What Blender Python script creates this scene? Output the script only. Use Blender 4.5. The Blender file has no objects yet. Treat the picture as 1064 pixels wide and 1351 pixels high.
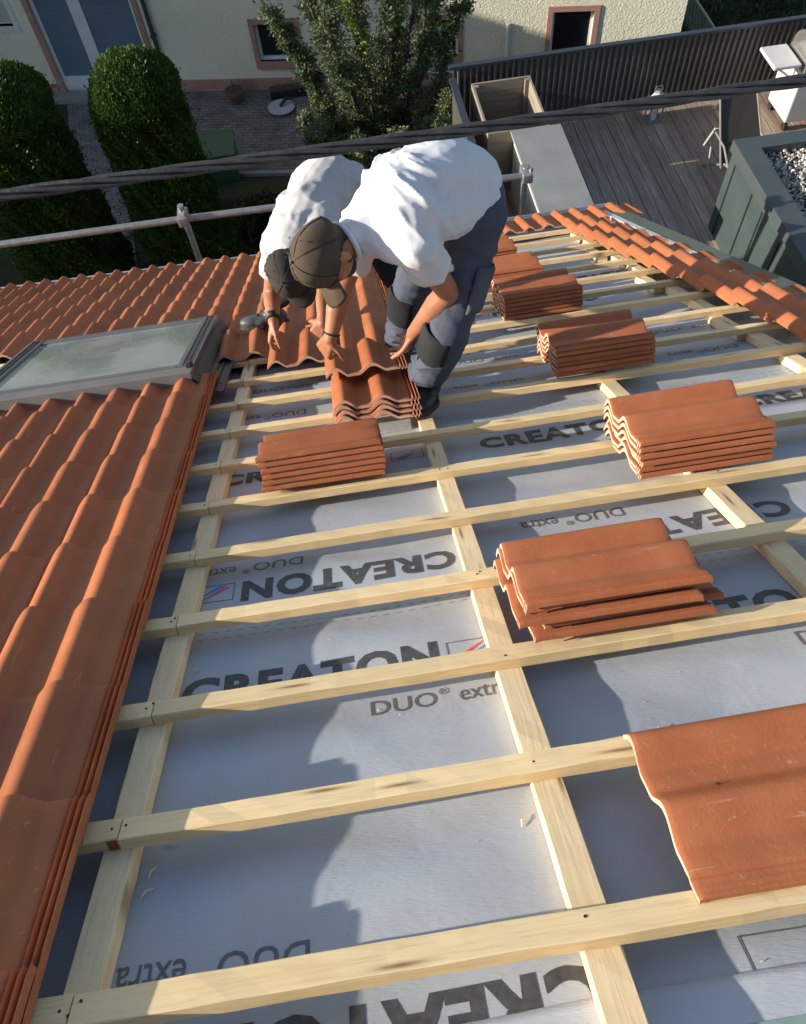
import bpy, bmesh, math, random
import numpy as np
from mathutils import Vector, Matrix, noise
R = math.radians
random.seed(7); rng = np.random.default_rng(7)
scene = bpy.context.scene
col = scene.collection
A = R(31)                                             # pitch of the roof
RM = Matrix.Rotation(-A, 4, 'X')                      # roof frame: x along the battens, y down the slope, z off the roof

# ------------------------------------------------------------------ camera, sky, sun
cam_d = bpy.data.cameras.new('camera'); cam = bpy.data.objects.new('camera', cam_d); col.objects.link(cam)
CR = [[0.9880009384630721, -0.09208737445911956, -0.1239921814523589],
      [-0.1527175742953569, -0.46264890731209385, -0.8732888016368167],
      [0.023054025623108584, 0.8817459407494604, -0.4711609150538887]]
cm = Matrix.Identity(4)
for i in range(3):
    cm[i][0] = CR[0][i]; cm[i][1] = -CR[1][i]; cm[i][2] = -CR[2][i]
cm[0][3], cm[1][3], cm[2][3] = -0.19393996, -0.72788687, 1.19627385
cam.matrix_world = RM @ cm
cam_d.sensor_fit = 'VERTICAL'; cam_d.sensor_height = 24; cam_d.sensor_width = 24
cam_d.lens = 1040 / 1351 * 24
cam_d.clip_start = .05; cam_d.clip_end = 500
scene.camera = cam

SUN = Vector((-.95, -.03, .30)).normalized()          # towards the sun
elev = math.asin(SUN.z); azim = math.atan2(SUN.x, SUN.y)
w = bpy.data.worlds.new('World'); scene.world = w; w.use_nodes = True
nt = w.node_tree; bg = nt.nodes['Background']
sky = nt.nodes.new('ShaderNodeTexSky'); sky.sky_type = 'NISHITA'; sky.sun_disc = False
sky.sun_elevation = elev; sky.sun_rotation = azim
nt.links.new(sky.outputs[0], bg.inputs[0]); bg.inputs[1].default_value = .12
sd = bpy.data.lights.new('sun', 'SUN'); sd.energy = 5.0; sd.angle = R(.5); sd.color = (1, .92, .80)
sun = bpy.data.objects.new('sun', sd); col.objects.link(sun)
sun.rotation_euler = SUN.to_track_quat('Z', 'Y').to_euler()
scene.view_settings.view_transform = 'Standard'; scene.view_settings.look = 'None'
scene.view_settings.gamma = 1; scene.view_settings.exposure = .70

# ------------------------------------------------------------------ materials
def newmat(name, rough=.6, spec=.5, metal=0):
    m = bpy.data.materials.new(name); m.use_nodes = True
    b = m.node_tree.nodes['Principled BSDF']
    b.inputs['Roughness'].default_value = rough; b.inputs['Specular IOR Level'].default_value = spec
    b.inputs['Metallic'].default_value = metal
    return m, m.node_tree, b
def N(t, kind, **kw):
    n = t.nodes.new(kind)
    for k, v in kw.items():
        if k.startswith('i_'): n.inputs[k[2:].replace('_', ' ')].default_value = v
        else: setattr(n, k, v)
    return n
def ramp(t, fac, stops, interp='LINEAR'):
    r = t.nodes.new('ShaderNodeValToRGB'); r.color_ramp.interpolation = interp
    while len(r.color_ramp.elements) < len(stops): r.color_ramp.elements.new(.5)
    for e, (p, c) in zip(r.color_ramp.elements, stops):
        e.position = p; e.color = (*c, 1) if len(c) == 3 else c
    t.links.new(fac, r.inputs[0]); return r.outputs[0]
def coords(t, scale=(1, 1, 1), kind='Object'):
    tc = N(t, 'ShaderNodeTexCoord'); mp = N(t, 'ShaderNodeMapping'); mp.inputs['Scale'].default_value = scale
    t.links.new(tc.outputs[kind], mp.inputs[0]); return mp.outputs[0]
def mix(t, a, b, fac, mode='MIX'):
    m = N(t, 'ShaderNodeMix', data_type='RGBA', blend_type=mode)
    for s, v in ((m.inputs[6], a), (m.inputs[7], b), (m.inputs[0], fac)):
        if isinstance(v, (float, int)): s.default_value = v
        elif isinstance(v, tuple): s.default_value = (*v, 1)
        else: t.links.new(v, s)
    return m.outputs[2]
def bump(t, b, h, strength=.3, dist=.01):
    bn = N(t, 'ShaderNodeBump'); bn.inputs['Strength'].default_value = strength; bn.inputs['Distance'].default_value = dist
    t.links.new(h, bn.inputs['Height']); t.links.new(bn.outputs[0], b.inputs['Normal'])
def simple(name, c1, c2=None, scale=8, rough=.6, spec=.5, metal=0, bs=0, bscale=60, bdist=.005, stretch=(1, 1, 1), detail=5, rnd=0):
    m, t, b = newmat(name, rough, spec, metal)
    co = coords(t, stretch)
    n = N(t, 'ShaderNodeTexNoise', i_Scale=scale, i_Detail=detail, i_Roughness=.6); t.links.new(co, n.inputs[0])
    c = ramp(t, n.outputs[0], [(.3, c1), (.7, c2 or c1)])
    if rnd:
        oi = N(t, 'ShaderNodeObjectInfo'); mr = N(t, 'ShaderNodeMapRange'); mr.inputs[3].default_value = 1 - rnd; mr.inputs[4].default_value = 1 + rnd
        t.links.new(oi.outputs['Random'], mr.inputs[0])
        hs = N(t, 'ShaderNodeHueSaturation'); t.links.new(c, hs.inputs['Color']); t.links.new(mr.outputs[0], hs.inputs['Value']); c = hs.outputs[0]
    t.links.new(c, b.inputs['Base Color'])
    if bs:
        n2 = N(t, 'ShaderNodeTexNoise', i_Scale=bscale, i_Detail=4); t.links.new(co, n2.inputs[0]); bump(t, b, n2.outputs[0], bs, bdist)
    return m

def clay_mat(name, c1, c2, dust=(.55, .33, .22), rough=.50):
    m, t, b = newmat(name, rough, .3)
    tc = N(t, 'ShaderNodeTexCoord'); oi = N(t, 'ShaderNodeObjectInfo')
    ad = N(t, 'ShaderNodeVectorMath', operation='MULTIPLY_ADD')
    ad.inputs[1].default_value = (1, 1, 1)
    cmb = N(t, 'ShaderNodeVectorMath', operation='SCALE'); cmb.inputs[0].default_value = (31, 17, 9)
    t.links.new(oi.outputs['Random'], cmb.inputs['Scale'])
    t.links.new(tc.outputs['Object'], ad.inputs[0]); t.links.new(cmb.outputs[0], ad.inputs[2])
    n = N(t, 'ShaderNodeTexNoise', i_Scale=9, i_Detail=6, i_Roughness=.62); t.links.new(ad.outputs[0], n.inputs[0])
    c = ramp(t, n.outputs[0], [(.3, c1), (.68, c2)])
    # scuffs and pale dust spots
    n2 = N(t, 'ShaderNodeTexNoise', i_Scale=55, i_Detail=5, i_Roughness=.7, i_Distortion=1.2); t.links.new(ad.outputs[0], n2.inputs[0])
    f = ramp(t, n2.outputs[0], [(.62, (0, 0, 0)), (.72, (.6, .6, .6))])
    c = mix(t, c, dust, f)
    mp = N(t, 'ShaderNodeMapping'); mp.inputs['Scale'].default_value = (60, 5, 5); mp.inputs['Rotation'].default_value = (0, 0, .5); t.links.new(ad.outputs[0], mp.inputs[0])
    n5 = N(t, 'ShaderNodeTexNoise', i_Scale=1, i_Detail=4, i_Roughness=.7); t.links.new(mp.outputs[0], n5.inputs[0])
    c = mix(t, c, dust, ramp(t, n5.outputs[0], [(.64, (0, 0, 0)), (.70, (.35, .35, .35))]))
    n6 = N(t, 'ShaderNodeTexNoise', i_Scale=3.5, i_Detail=3); t.links.new(ad.outputs[0], n6.inputs[0])
    c = mix(t, c, (.25, .08, .035), ramp(t, n6.outputs[0], [(.5, (0, 0, 0)), (.8, (.35, .35, .35))]))
    mr = N(t, 'ShaderNodeMapRange'); mr.inputs[3].default_value = .86; mr.inputs[4].default_value = 1.12
    t.links.new(oi.outputs['Random'], mr.inputs[0])
    hs = N(t, 'ShaderNodeHueSaturation'); t.links.new(c, hs.inputs['Color']); t.links.new(mr.outputs[0], hs.inputs['Value'])
    t.links.new(hs.outputs[0], b.inputs['Base Color'])
    n3 = N(t, 'ShaderNodeTexNoise', i_Scale=140, i_Detail=4); t.links.new(ad.outputs[0], n3.inputs[0])
    bump(t, b, n3.outputs[0], .25, .002)
    rr = ramp(t, n.outputs[0], [(.3, (rough - .06,) * 3), (.7, (rough + .14,) * 3)]); t.links.new(rr, b.inputs['Roughness'])
    return m
CLAY = clay_mat('fired_clay', (.35, .108, .043), (.42, .140, .057))
CLAY_CUT = clay_mat('raw_clay_edge', (.55, .30, .20), (.70, .44, .32), rough=.8)

def wood_mat(name, c1, c2, axis='X', knots=True, rough=.7):
    m, t, b = newmat(name, rough, .3)
    s = {'X': (1.2, 22, 22), 'Y': (22, 1.2, 22), 'Z': (22, 22, 1.2)}[axis]
    tc = N(t, 'ShaderNodeTexCoord'); oi = N(t, 'ShaderNodeObjectInfo')
    sc = N(t, 'ShaderNodeVectorMath', operation='SCALE'); sc.inputs[0].default_value = (37, 23, 11); t.links.new(oi.outputs['Random'], sc.inputs['Scale'])
    ad = N(t, 'ShaderNodeVectorMath', operation='ADD'); t.links.new(tc.outputs['Object'], ad.inputs[0]); t.links.new(sc.outputs[0], ad.inputs[1])
    mp = N(t, 'ShaderNodeMapping'); mp.inputs['Scale'].default_value = s; t.links.new(ad.outputs[0], mp.inputs[0])
    n = N(t, 'ShaderNodeTexNoise', i_Scale=2.2, i_Detail=6, i_Roughness=.65, i_Distortion=.8); t.links.new(mp.outputs[0], n.inputs[0])
    c = ramp(t, n.outputs[0], [(.3, c1), (.55, c2), (.75, tuple(x * .93 for x in c1))])
    wv = N(t, 'ShaderNodeTexNoise', i_Scale=9, i_Detail=2, i_Distortion=.3); t.links.new(mp.outputs[0], wv.inputs[0])
    c = mix(t, c, tuple(x * .7 for x in c1), ramp(t, wv.outputs[0], [(.55, (0, 0, 0)), (.72, (.33, .33, .33))]))
    if knots:
        mk = N(t, 'ShaderNodeMapping'); k = {'X': (1.7, 15, 15), 'Y': (15, 1.7, 15), 'Z': (13, 13, 3.1)}[axis]
        mk.inputs['Scale'].default_value = k; t.links.new(ad.outputs[0], mk.inputs[0])
        v = N(t, 'ShaderNodeTexVoronoi', i_Scale=1.0, voronoi_dimensions='2D'); t.links.new(mk.outputs[0], v.inputs[0])
        c = mix(t, c, (.20, .10, .04), ramp(t, v.outputs[0], [(.0, (.95, .95, .95)), (.05, (.6, .6, .6)), (.075, (.25, .25, .25)), (.13, (0, 0, 0))]))
    mr = N(t, 'ShaderNodeMapRange'); mr.inputs[3].default_value = .86; mr.inputs[4].default_value = 1.06
    t.links.new(oi.outputs['Random'], mr.inputs[0])
    hs = N(t, 'ShaderNodeHueSaturation'); t.links.new(c, hs.inputs['Color']); t.links.new(mr.outputs[0], hs.inputs['Value'])
    t.links.new(hs.outputs[0], b.inputs['Base Color'])
    bump(t, b, n.outputs[0], .35, .003)
    return m
PINE = wood_mat('pine', (.81, .59, .30), (.87, .675, .39), 'X')
PINE_Y = wood_mat('pine_along_slope', (.78, .57, .31), (.86, .67, .41), 'Y')
PINE_SIDE = wood_mat('pine_sawn_shaded_side', (.72, .48, .22), (.82, .60, .31), 'X')  # rough-sawn batten sides, their shade against the lit tops put into the colour
CUTWOOD = simple('sawn_end', (.72, .58, .34), (.8, .66, .4), 40, .8)

def fabric_sheet(name, c1, c2):
    m, t, b = newmat(name, .55, .35)
    co = coords(t)
    n = N(t, 'ShaderNodeTexNoise', i_Scale=3, i_Detail=6, i_Roughness=.6); t.links.new(co, n.inputs[0])
    c = ramp(t, n.outputs[0], [(.3, c1), (.7, c2)])
    v = N(t, 'ShaderNodeTexVoronoi', i_Scale=26); t.links.new(co, v.inputs[0])
    n4 = N(t, 'ShaderNodeTexNoise', i_Scale=70, i_Detail=3); t.links.new(co, n4.inputs[0])
    c = mix(t, c, (.25, .25, .26), ramp(t, n4.outputs[0], [(.68, (0, 0, 0)), (.78, (.45, .45, .45))]))
    c = mix(t, c, (.62, .62, .6), ramp(t, v.outputs[0], [(.02, (.8, .8, .8)), (.05, (0, 0, 0))]))
    n7 = N(t, 'ShaderNodeTexNoise', i_Scale=1.7, i_Detail=7, i_Roughness=.65, i_Distortion=1.); t.links.new(co, n7.inputs[0])
    c = mix(t, c, (.33, .31, .28), ramp(t, n7.outputs[0], [(.55, (0, 0, 0)), (.75, (.4, .4, .4))]))
    t.links.new(c, b.inputs['Base Color'])
    m1 = N(t, 'ShaderNodeMapping'); m1.inputs['Rotation'].default_value = (0, 0, .35); m1.inputs['Scale'].default_value = (60, 320, 1); t.links.new(co, m1.inputs[0])
    f = N(t, 'ShaderNodeTexNoise', i_Scale=1, i_Detail=2); t.links.new(m1.outputs[0], f.inputs[0])
    f2 = N(t, 'ShaderNodeTexNoise', i_Scale=5, i_Detail=5, i_Distortion=.6); t.links.new(co, f2.inputs[0])
    ma = N(t, 'ShaderNodeMath', operation='MULTIPLY_ADD'); t.links.new(f2.outputs[0], ma.inputs[0]); ma.inputs[1].default_value = 5; t.links.new(f.outputs[0], ma.inputs[2])
    bump(t, b, ma.outputs[0], .35, .0022)
    return m
SHEET = fabric_sheet('underlay_fleece', (.36, .385, .42), (.43, .455, .49))
SHEET2 = fabric_sheet('underlay_fleece_upper', (.42, .445, .48), (.49, .51, .545))
PRINT = simple('print_black', (.045, .045, .05), (.09, .09, .095), 60, .6)
PRINT_GREY = simple('print_grey', (.10, .10, .105), (.15, .15, .15), 60, .6)
PRINT_RED = simple('print_red', (.60, .05, .06), (.70, .09, .09), 60, .6)
PRINT_BLUE = simple('print_blue', (.03, .20, .55), (.05, .26, .62), 60, .6)
TAPE = simple('green_tape', (.20, .30, .27), (.34, .42, .38), 6, .25, .6)
ZINC = simple('zinc', (.38, .42, .47), (.48, .52, .56), 6, .35, .5, .7)
ALU = simple('white_flashing', (.62, .63, .64), (.7, .7, .7), 6, .4, .5, .3)
GREEN = simple('dark_green_metal', (.055, .085, .080), (.075, .108, .10), 3, .42, .5, .2, bs=.1, bscale=4, bdist=.02)
GREEN_P = simple('green_panel', (.040, .058, .056), (.055, .075, .072), 3, .5, .4, bs=.1, bscale=5, bdist=.01)
GREY_MET = simple('grey_coated_metal', (.16, .165, .175), (.20, .205, .215), 5, .35, .5, .3)
HOOD = simple('skylight_hood', (.19, .19, .185), (.235, .235, .225), 5, .45, .5, .2)
DARKMET = simple('dark_flashing', (.045, .048, .055), (.07, .072, .08), 9, .45, .5, .3, bs=.2, bscale=20)
BLACK = simple('black_rubber', (.012, .012, .013), (.02, .02, .02), 9, .6)
GAP = simple('dark_joint', (.004, .004, .004), (.006, .006, .006), 9, .9)
def glass_mat():
    m, t, b = newmat('skylight_glass', .06, 1.0)
    b.inputs['Base Color'].default_value = (.16, .18, .17, 1); b.inputs['Coat Weight'].default_value = 1; b.inputs['Coat Roughness'].default_value = .03
    b.inputs['Coat IOR'].default_value = 2.2
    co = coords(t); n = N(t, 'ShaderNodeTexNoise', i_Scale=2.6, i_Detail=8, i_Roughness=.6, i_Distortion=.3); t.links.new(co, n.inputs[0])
    t.links.new(ramp(t, n.outputs[0], [(.36, (.36, .385, .36)), (.62, (.50, .53, .49))]), b.inputs['Base Color'])  # pale cloudy sky reflection painted into the base colour
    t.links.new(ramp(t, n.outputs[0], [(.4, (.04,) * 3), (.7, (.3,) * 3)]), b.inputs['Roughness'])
    return m
GLASS = glass_mat()
DARKGLASS = simple('window_glass', (.010, .013, .018), (.02, .025, .03), 3, .12, .6)

# ------------------------------------------------------------------ helpers
def link(name, me, mat, parent=None, M=None, smooth=None):
    o = bpy.data.objects.new(name, me); col.objects.link(o)
    for m in (mat if isinstance(mat, (list, tuple)) else [mat]):
        if m and len(me.materials) < 9 and not (m.name in me.materials): me.materials.append(m)
    if smooth is not None:
        me.shade_smooth()
        if smooth > 0: me.set_sharp_from_angle(angle=R(smooth))
    if parent: o.parent = parent
    if M is not None: o.matrix_world = M if not parent else M
    if parent and M is not None: o.matrix_basis = M
    return o
def bmobj(name, bm, mat, parent=None, M=None, smooth=None):
    me = bpy.data.meshes.new(name); bmesh.ops.recalc_face_normals(bm, faces=bm.faces[:]); bm.to_mesh(me); bm.free()
    return link(name, me, mat, parent, M, smooth)
def tag(o, label=None, cat=None, group=None, kind=None):
    if label: o['label'] = label
    if cat: o['category'] = cat
    if group: o['group'] = group
    if kind: o['kind'] = kind
    return o
def empty(name, M=Matrix.Identity(4)):
    o = bpy.data.objects.new(name, None); col.objects.link(o); o.empty_display_size = .1; o.matrix_world = M; return o
def T(x, y, z): return Matrix.Translation((x, y, z))
def box(bm, x0, x1, y0, y1, z0, z1, M=None, bev=0, mi=0):
    r = bmesh.ops.create_cube(bm, size=1); vs = r['verts']
    S = T((x0 + x1) / 2, (y0 + y1) / 2, (z0 + z1) / 2) @ Matrix.Diagonal((x1 - x0, y1 - y0, z1 - z0, 1))
    if M: S = M @ S
    bmesh.ops.transform(bm, matrix=S, verts=vs)
    fs = list({f for v in vs for f in v.link_faces})
    for f in fs: f.material_index = mi
    if bev:
        es = list({e for v in vs for e in v.link_edges})
        rr = bmesh.ops.bevel(bm, geom=es, offset=bev, segments=2, affect='EDGES', profile=.6)
        for f in rr['faces']: f.material_index = mi
    return bm
def B(*a, **k): return box(bmesh.new(), *a, **k)
def frame_of(d):
    d = Vector(d).normalized(); u = d.cross(Vector((0, 0, 1)))
    if u.length < .01: u = d.cross(Vector((0, 1, 0)))
    u.normalize(); return u, d.cross(u)
def tube(bm, pts, r, seg=12, cap=True, mi=0):
    pts = [Vector(p) for p in pts]; rs = r if isinstance(r, (list, tuple)) else [r] * len(pts)
    rings = []; pu = None
    for i, p in enumerate(pts):
        d = (pts[min(i + 1, len(pts) - 1)] - pts[max(i - 1, 0)]).normalized()
        if pu is None: u, v = frame_of(d)
        else:
            u = (pu - d * pu.dot(d)).normalized(); v = d.cross(u)
        pu = u
        rings.append([bm.verts.new(p + (u * math.cos(a) + v * math.sin(a)) * rs[i]) for a in [2 * math.pi * k / seg for k in range(seg)]])
    for a, b in zip(rings, rings[1:]):
        for k in range(seg): f = bm.faces.new((a[k], a[(k + 1) % seg], b[(k + 1) % seg], b[k])); f.material_index = mi
    if cap: bm.faces.new(rings[0][::-1]).material_index = mi; bm.faces.new(rings[-1]).material_index = mi
    return bm
def blobs(name, prims, mat, parent=None, voxel=.008, smooth_it=4, disp=None):
    """union of tapered capsules and ellipsoids -> one continuous smooth surface"""
    bm = bmesh.new()
    for p in prims:
        if p[0] == 'c':
            _, a, b, ra, rb = p; a = Vector(a); b = Vector(b); d = b - a; L = d.length
            pts = []; rs = []
            d = d / L if L > 1e-6 else Vector((0, 0, 1))
            for k in range(5): th = R(8) + k / 5 * R(82); pts.append(a - d * ra * math.cos(th)); rs.append(ra * math.sin(th))
            for k in range(9): pts.append(a + d * L * k / 8); rs.append(ra + (rb - ra) * k / 8)
            for k in range(1, 6): th = R(90) - k / 5 * R(82); pts.append(b + d * rb * math.cos(th)); rs.append(rb * math.sin(th))
            tube(bm, pts, rs, 16)
        else:
            _, c, ax = p                                   # ax: 3 vectors of semi-axes
            r = bmesh.ops.create_icosphere(bm, subdivisions=3, radius=1)
            M = Matrix.Identity(4)
            for j in range(3):
                for i in range(3): M[i][j] = ax[j][i]
            M.translation = Vector(c)
            bmesh.ops.transform(bm, matrix=M, verts=r['verts'])
    me = bpy.data.meshes.new('tmp'); bm.to_mesh(me); bm.free()
    o = bpy.data.objects.new('tmp', me); col.objects.link(o)
    md = o.modifiers.new('r', 'REMESH'); md.mode = 'VOXEL'; md.voxel_size = voxel; md.use_smooth_shade = True
    if smooth_it:
        s = o.modifiers.new('s', 'SMOOTH'); s.factor = .5; s.iterations = smooth_it
    dg = bpy.context.evaluated_depsgraph_get(); me2 = bpy.data.meshes.new_from_object(o.evaluated_get(dg))
    bpy.data.objects.remove(o); bpy.data.meshes.remove(me)
    if disp:
        n = len(me2.vertices)
        nor = [v.normal.copy() for v in me2.vertices]
        for v, nn in zip(me2.vertices, nor): v.co += nn * disp(v.co, nn)
    me2.name = name; me2.materials.clear()
    return link(name, me2, mat, parent, None, 0)
def axes(u, f, su, sf, ss):
    """semi axes: up u, forward f, side = u x f"""
    u = Vector(u).normalized(); f = Vector(f); f = (f - u * f.dot(u)).normalized(); s = u.cross(f)
    return (u * su, f * sf, s * ss)

# ------------------------------------------------------------------ ROOF: underlay with its print
def memz(x, y):
    fx = (x + .79) / .81; s = abs(math.sin(math.pi * fx))
    base = -.0405 - .008 * s ** .8
    wr = .0055 * math.sin(y * 17 + 2.1 * math.sin(x * 3.1)) * s + .003 * s * max(0, noise.noise(Vector((x * 6 + y * 3, y * 16, 7)))) + .005 * noise.noise(Vector((x * 3, y * 9, 0))) * s
    far = max(0, min(1, (y - 2.2) / 1.5))
    wr += far * s * (.007 * math.sin(y * 29 + 1.7 * math.sin(x * 2.3 + y)) + .006 * noise.noise(Vector((x * 2.2, y * 13, 3))))
    return base + min(wr, .006)
def grid_sheet(x0, x1, y0, y1, dx, dy, off=0., thick=0.):
    nx = int((x1 - x0) / dx) + 1; ny = int((y1 - y0) / dy) + 1
    vs = []; fs = []
    for j in range(ny + 1):
        for i in range(nx + 1):
            x = x0 + (x1 - x0) * i / nx; y = y0 + (y1 - y0) * j / ny; vs.append((x, y, memz(x, y) + off))
    for j in range(ny):
        for i in range(nx):
            a = j * (nx + 1) + i; fs.append((a, a + 1, a + nx + 2, a + nx + 1))
    if thick:
        n = len(vs); edge = [nx + 1 + 0 for _ in ()]
        top = [ny * (nx + 1) + i for i in range(nx + 1)]
        for i in top: vs.append((vs[i][0], vs[i][1] + .0005, vs[i][2] - thick))
        for k in range(nx): fs.append((top[k], top[k + 1], n + k + 1, n + k))
    me = bpy.data.meshes.new('sheet'); me.from_pydata(vs, [], fs); return me
house = empty('house', RM @ T(0, 0, 0))
tag(house, 'house under our feet with its pitched roof stripped to grey printed underlay', 'house')
under = link('roof_underlay', grid_sheet(-2.2, 2.02, -1.9, 6.36, .028, .014), SHEET, house, Matrix.Identity(4), 0)
link('underlay_strip', grid_sheet(-5.2, -2.2, -1.9, 6.36, .1, .1), SHEET, under, Matrix.Identity(4), 0)
under['label'] = 'light grey roofing fleece with black printed lettering'
sheet2 = link('upper_sheet', grid_sheet(-2.2, 2.0, -1.9, -.045, .028, .014, .004, .004), SHEET2, under, Matrix.Identity(4), 0)
link('seam_tape', grid_sheet(.075, 1.55, -.30, -.115, .04, .03, .0065), TAPE, under, Matrix.Identity(4), 0)
bm = B(-5.2, 2.10, -1.9, 6.38, -.26, -.075)
bmobj('roof_deck', bm, CUTWOOD, house, Matrix.Identity(4))

def clip_drape(me, off):
    """cut a flat print mesh into small pieces and lay it on the waves of the sheet"""
    bm = bmesh.new(); bm.from_mesh(me)
    xs = [v.co.x for v in bm.verts]; ys = [v.co.y for v in bm.verts]
    for lo, hi, ax in ((min(xs), max(xs), 0), (min(ys), max(ys), 1)):
        step = .028 if ax == 0 else .014
        k = lo + step
        while k < hi:
            co = [0, 0, 0]; no = [0, 0, 0]; co[ax] = k; no[ax] = 1
            bmesh.ops.bisect_plane(bm, geom=bm.verts[:] + bm.edges[:] + bm.faces[:], plane_co=co, plane_no=no, dist=1e-6)
            k += step
    for v in bm.verts: v.co.z = memz(v.co.x, v.co.y) + off
    bmesh.ops.triangulate(bm, faces=bm.faces[:])
    bm.to_mesh(me); bm.free()
_txt = {}
def text_mesh(s, bold):
    if (s, bold) not in _txt:
        cu = bpy.data.curves.new('t', 'FONT'); cu.body = s; cu.size = 1; cu.fill_mode = 'FRONT'; cu.resolution_u = 3
        cu.offset = bold; cu.space_character = 1.0 + bold * 2.5
        o = bpy.data.objects.new('t', cu); col.objects.link(o)
        dg = bpy.context.evaluated_depsgraph_get(); me = bpy.data.meshes.new_from_object(o.evaluated_get(dg))
        V = [tuple(v.co) for v in me.vertices]; F = [tuple(p.vertices) for p in me.polygons]
        bpy.data.objects.remove(o); bpy.data.curves.remove(cu); bpy.data.meshes.remove(me)
        _txt[(s, bold)] = (V, F)
    return _txt[(s, bold)]
def put_print(name, V, F, x0, yb, wid, hei, flip, mat, lift=.0009):
    """fit V into wid x hei, lower left at (x0,yb) as read; flip = turned by 180 degrees (x0 is then the right end)"""
    mx = min(v[0] for v in V); Mx = max(v[0] for v in V); my = min(v[1] for v in V); My = max(v[1] for v in V)
    s = -1 if flip else 1
    vs = [(x0 + s * (v[0] - mx) / (Mx - mx) * wid, yb + s * (v[1] - my) / (My - my) * hei, 0) for v in V]
    if yb < .2:
        pass
    me = bpy.data.meshes.new(name); me.from_pydata(vs, [], F); clip_drape(me, lift)
    return link(name, me, mat, under, Matrix.Identity(4))
def rects(L): # list of polygons
    V = []; F = []
    for p in L: F.append(tuple(range(len(V), len(V) + len(p)))); V += [(*q, 0) for q in p]
    return V, F
def block(x, yb, yd, flip, logo=True, tint=True):
    s = -1 if flip else 1
    if -1.75 < x + s * .33 < 2.0 or True:
        lo, hi = sorted((x, x + s * .8))
        if lo > 2.0 or hi < -1.5: return
    if not (max(x, x + s * .64) > 2.05):
        V, F = text_mesh('CREATON', .045); put_print('lettering', V, F, x, yb, .64, .103, flip, PRINT)
    if max(x, x + s * .8) > 2.05: return
    V, F = text_mesh('DUO', .006); put_print('lettering', V, F, x + s * .46, yd, .155, .05, flip, PRINT_GREY)
    V, F = text_mesh('®', .0); put_print('lettering', V, F, x + s * .622, yd + s * .032, .024, .024, flip, PRINT_GREY)
    V, F = text_mesh('extra', .006); put_print('lettering', V, F, x + s * .668, yd, .118, .042, flip, PRINT_GREY)
    if not logo: return
    x0 = x + s * .662; t = .003; W, H = .125, .088
    V, F = rects([[(0, 0), (W, 0), (W, t), (0, t)], [(0, H - t), (W, H - t), (W, H), (0, H)], [(0, t), (t, t), (t, H - t), (0, H - t)], [(W - t, t), (W, t), (W, H - t), (W - t, H - t)]])
    put_print('logo_frame', V, F, x0, yb, W, H, flip, PRINT_GREY)
    if not tint: return
    V, F = rects([[(0, 0), (.34, .0), (1, 1), (.74, .74)]]); put_print('logo_stripe', V, F, x0 + s * .022, yb + s * .010, .088, .058, flip, PRINT_BLUE)
    V, F = rects([[(0, 0), (.26, .0), (1, 1), (.74, .80)]]); put_print('logo_stripe', V, F, x0 + s * .012, yb + s * .022, .088, .056, flip, PRINT_RED)
for k in (-1, 0, 1, 2):
    block(-.755 + k * 1.01, .772, .648, False)
    block(-.80 + k * 1.01, 2.005, 1.862, False)
    block(-1.21 + k * 1.01, 3.20, 3.06, False)
    block(-.9 + k * 1.01, 4.40, 4.26, False)
    block(-.006 + k * 1.01, 1.308, 1.408, True)
    block(.03 + k * 1.01, .012, .132, True, tint=False)
    block(-.02 + k * 1.01, 2.63, 2.74, True)
    block(.25 + k * 1.01, 3.96, 4.06, True)
for yy in (1.066, 1.035, 2.30, 2.33, 3.55, 3.58):
    V, F = rects([[(x * .036, 0), (x * .036 + .017, 0), (x * .036 + .017, 1), (x * .036, 1)] for x in range(78)])
    put_print('dashed_line', V, F, -.82, yy, 2.8, .0018, False, PRINT_GREY)

# rake edge: green coping, white flashing, gutter and the walls below
SHX = lambda y: -.034 * (6.3 - y)
bm = bmesh.new()
for (xa, za, xb, zb) in ((2.06, .065, 2.155, .08), (2.155, .08, 2.185, .05), (2.185, .05, 2.19, -.30), (2.06, .065, 2.055, -.03)):
    v = [bm.verts.new(p) for p in ((xa + SHX(-1.9), -1.9, za), (xb + SHX(-1.9), -1.9, zb), (xb, 6.3, zb), (xa, 6.3, za))]; bm.faces.new(v)
v = [bm.verts.new(p) for p in ((2.055, 6.3, -.03), (2.06, 6.3, .065), (2.155, 6.3, .08), (2.185, 6.3, .05), (2.19, 6.3, -.30), (2.055, 6.3, -.3))]; bm.faces.new(v)
bmesh.ops.remove_doubles(bm, verts=bm.verts[:], dist=1e-4)
bmobj('coping', bm, GREEN, house, Matrix.Identity(4))
bm = B(2.005, 2.052, -1.9, 6.2, -.035, .068); box(bm, 1.985, 2.03, -1.9, 6.2, -.036, -.028)
for v in bm.verts: v.co.x += SHX(v.co.y)
bmobj('edge_flashing', bm, ALU, house, Matrix.Identity(4))
bm = bmesh.new()
for k in range(10):                                     # half round gutter
    a0 = math.pi * k / 10; a1 = math.pi * (k + 1) / 10
    q = [(-.0, 6.46 - .06 * math.cos(a0), -.02 - .075 * math.sin(a0)), (-.0, 6.46 - .06 * math.cos(a1), -.02 - .075 * math.sin(a1))]
    v = [bm.verts.new((X, p[1], p[2])) for X, p in ((-5.2, q[0]), (-.95, q[0]), (-.95, q[1]), (-5.2, q[1]))]; bm.faces.new(v)
    v = [bm.verts.new((X, p[1], p[2])) for X, p in ((-.95, q[0]), (2.24, q[0]), (2.24, q[1]), (-.95, q[1]))]; bm.faces.new(v)
tube(bm, [(-5.2, 6.525, -.018), (-.95, 6.525, -.018), (2.24, 6.525, -.018)], .009, 8)
box(bm, 2.236, 2.24, 6.40, 6.52, -.1, -.02)
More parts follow.
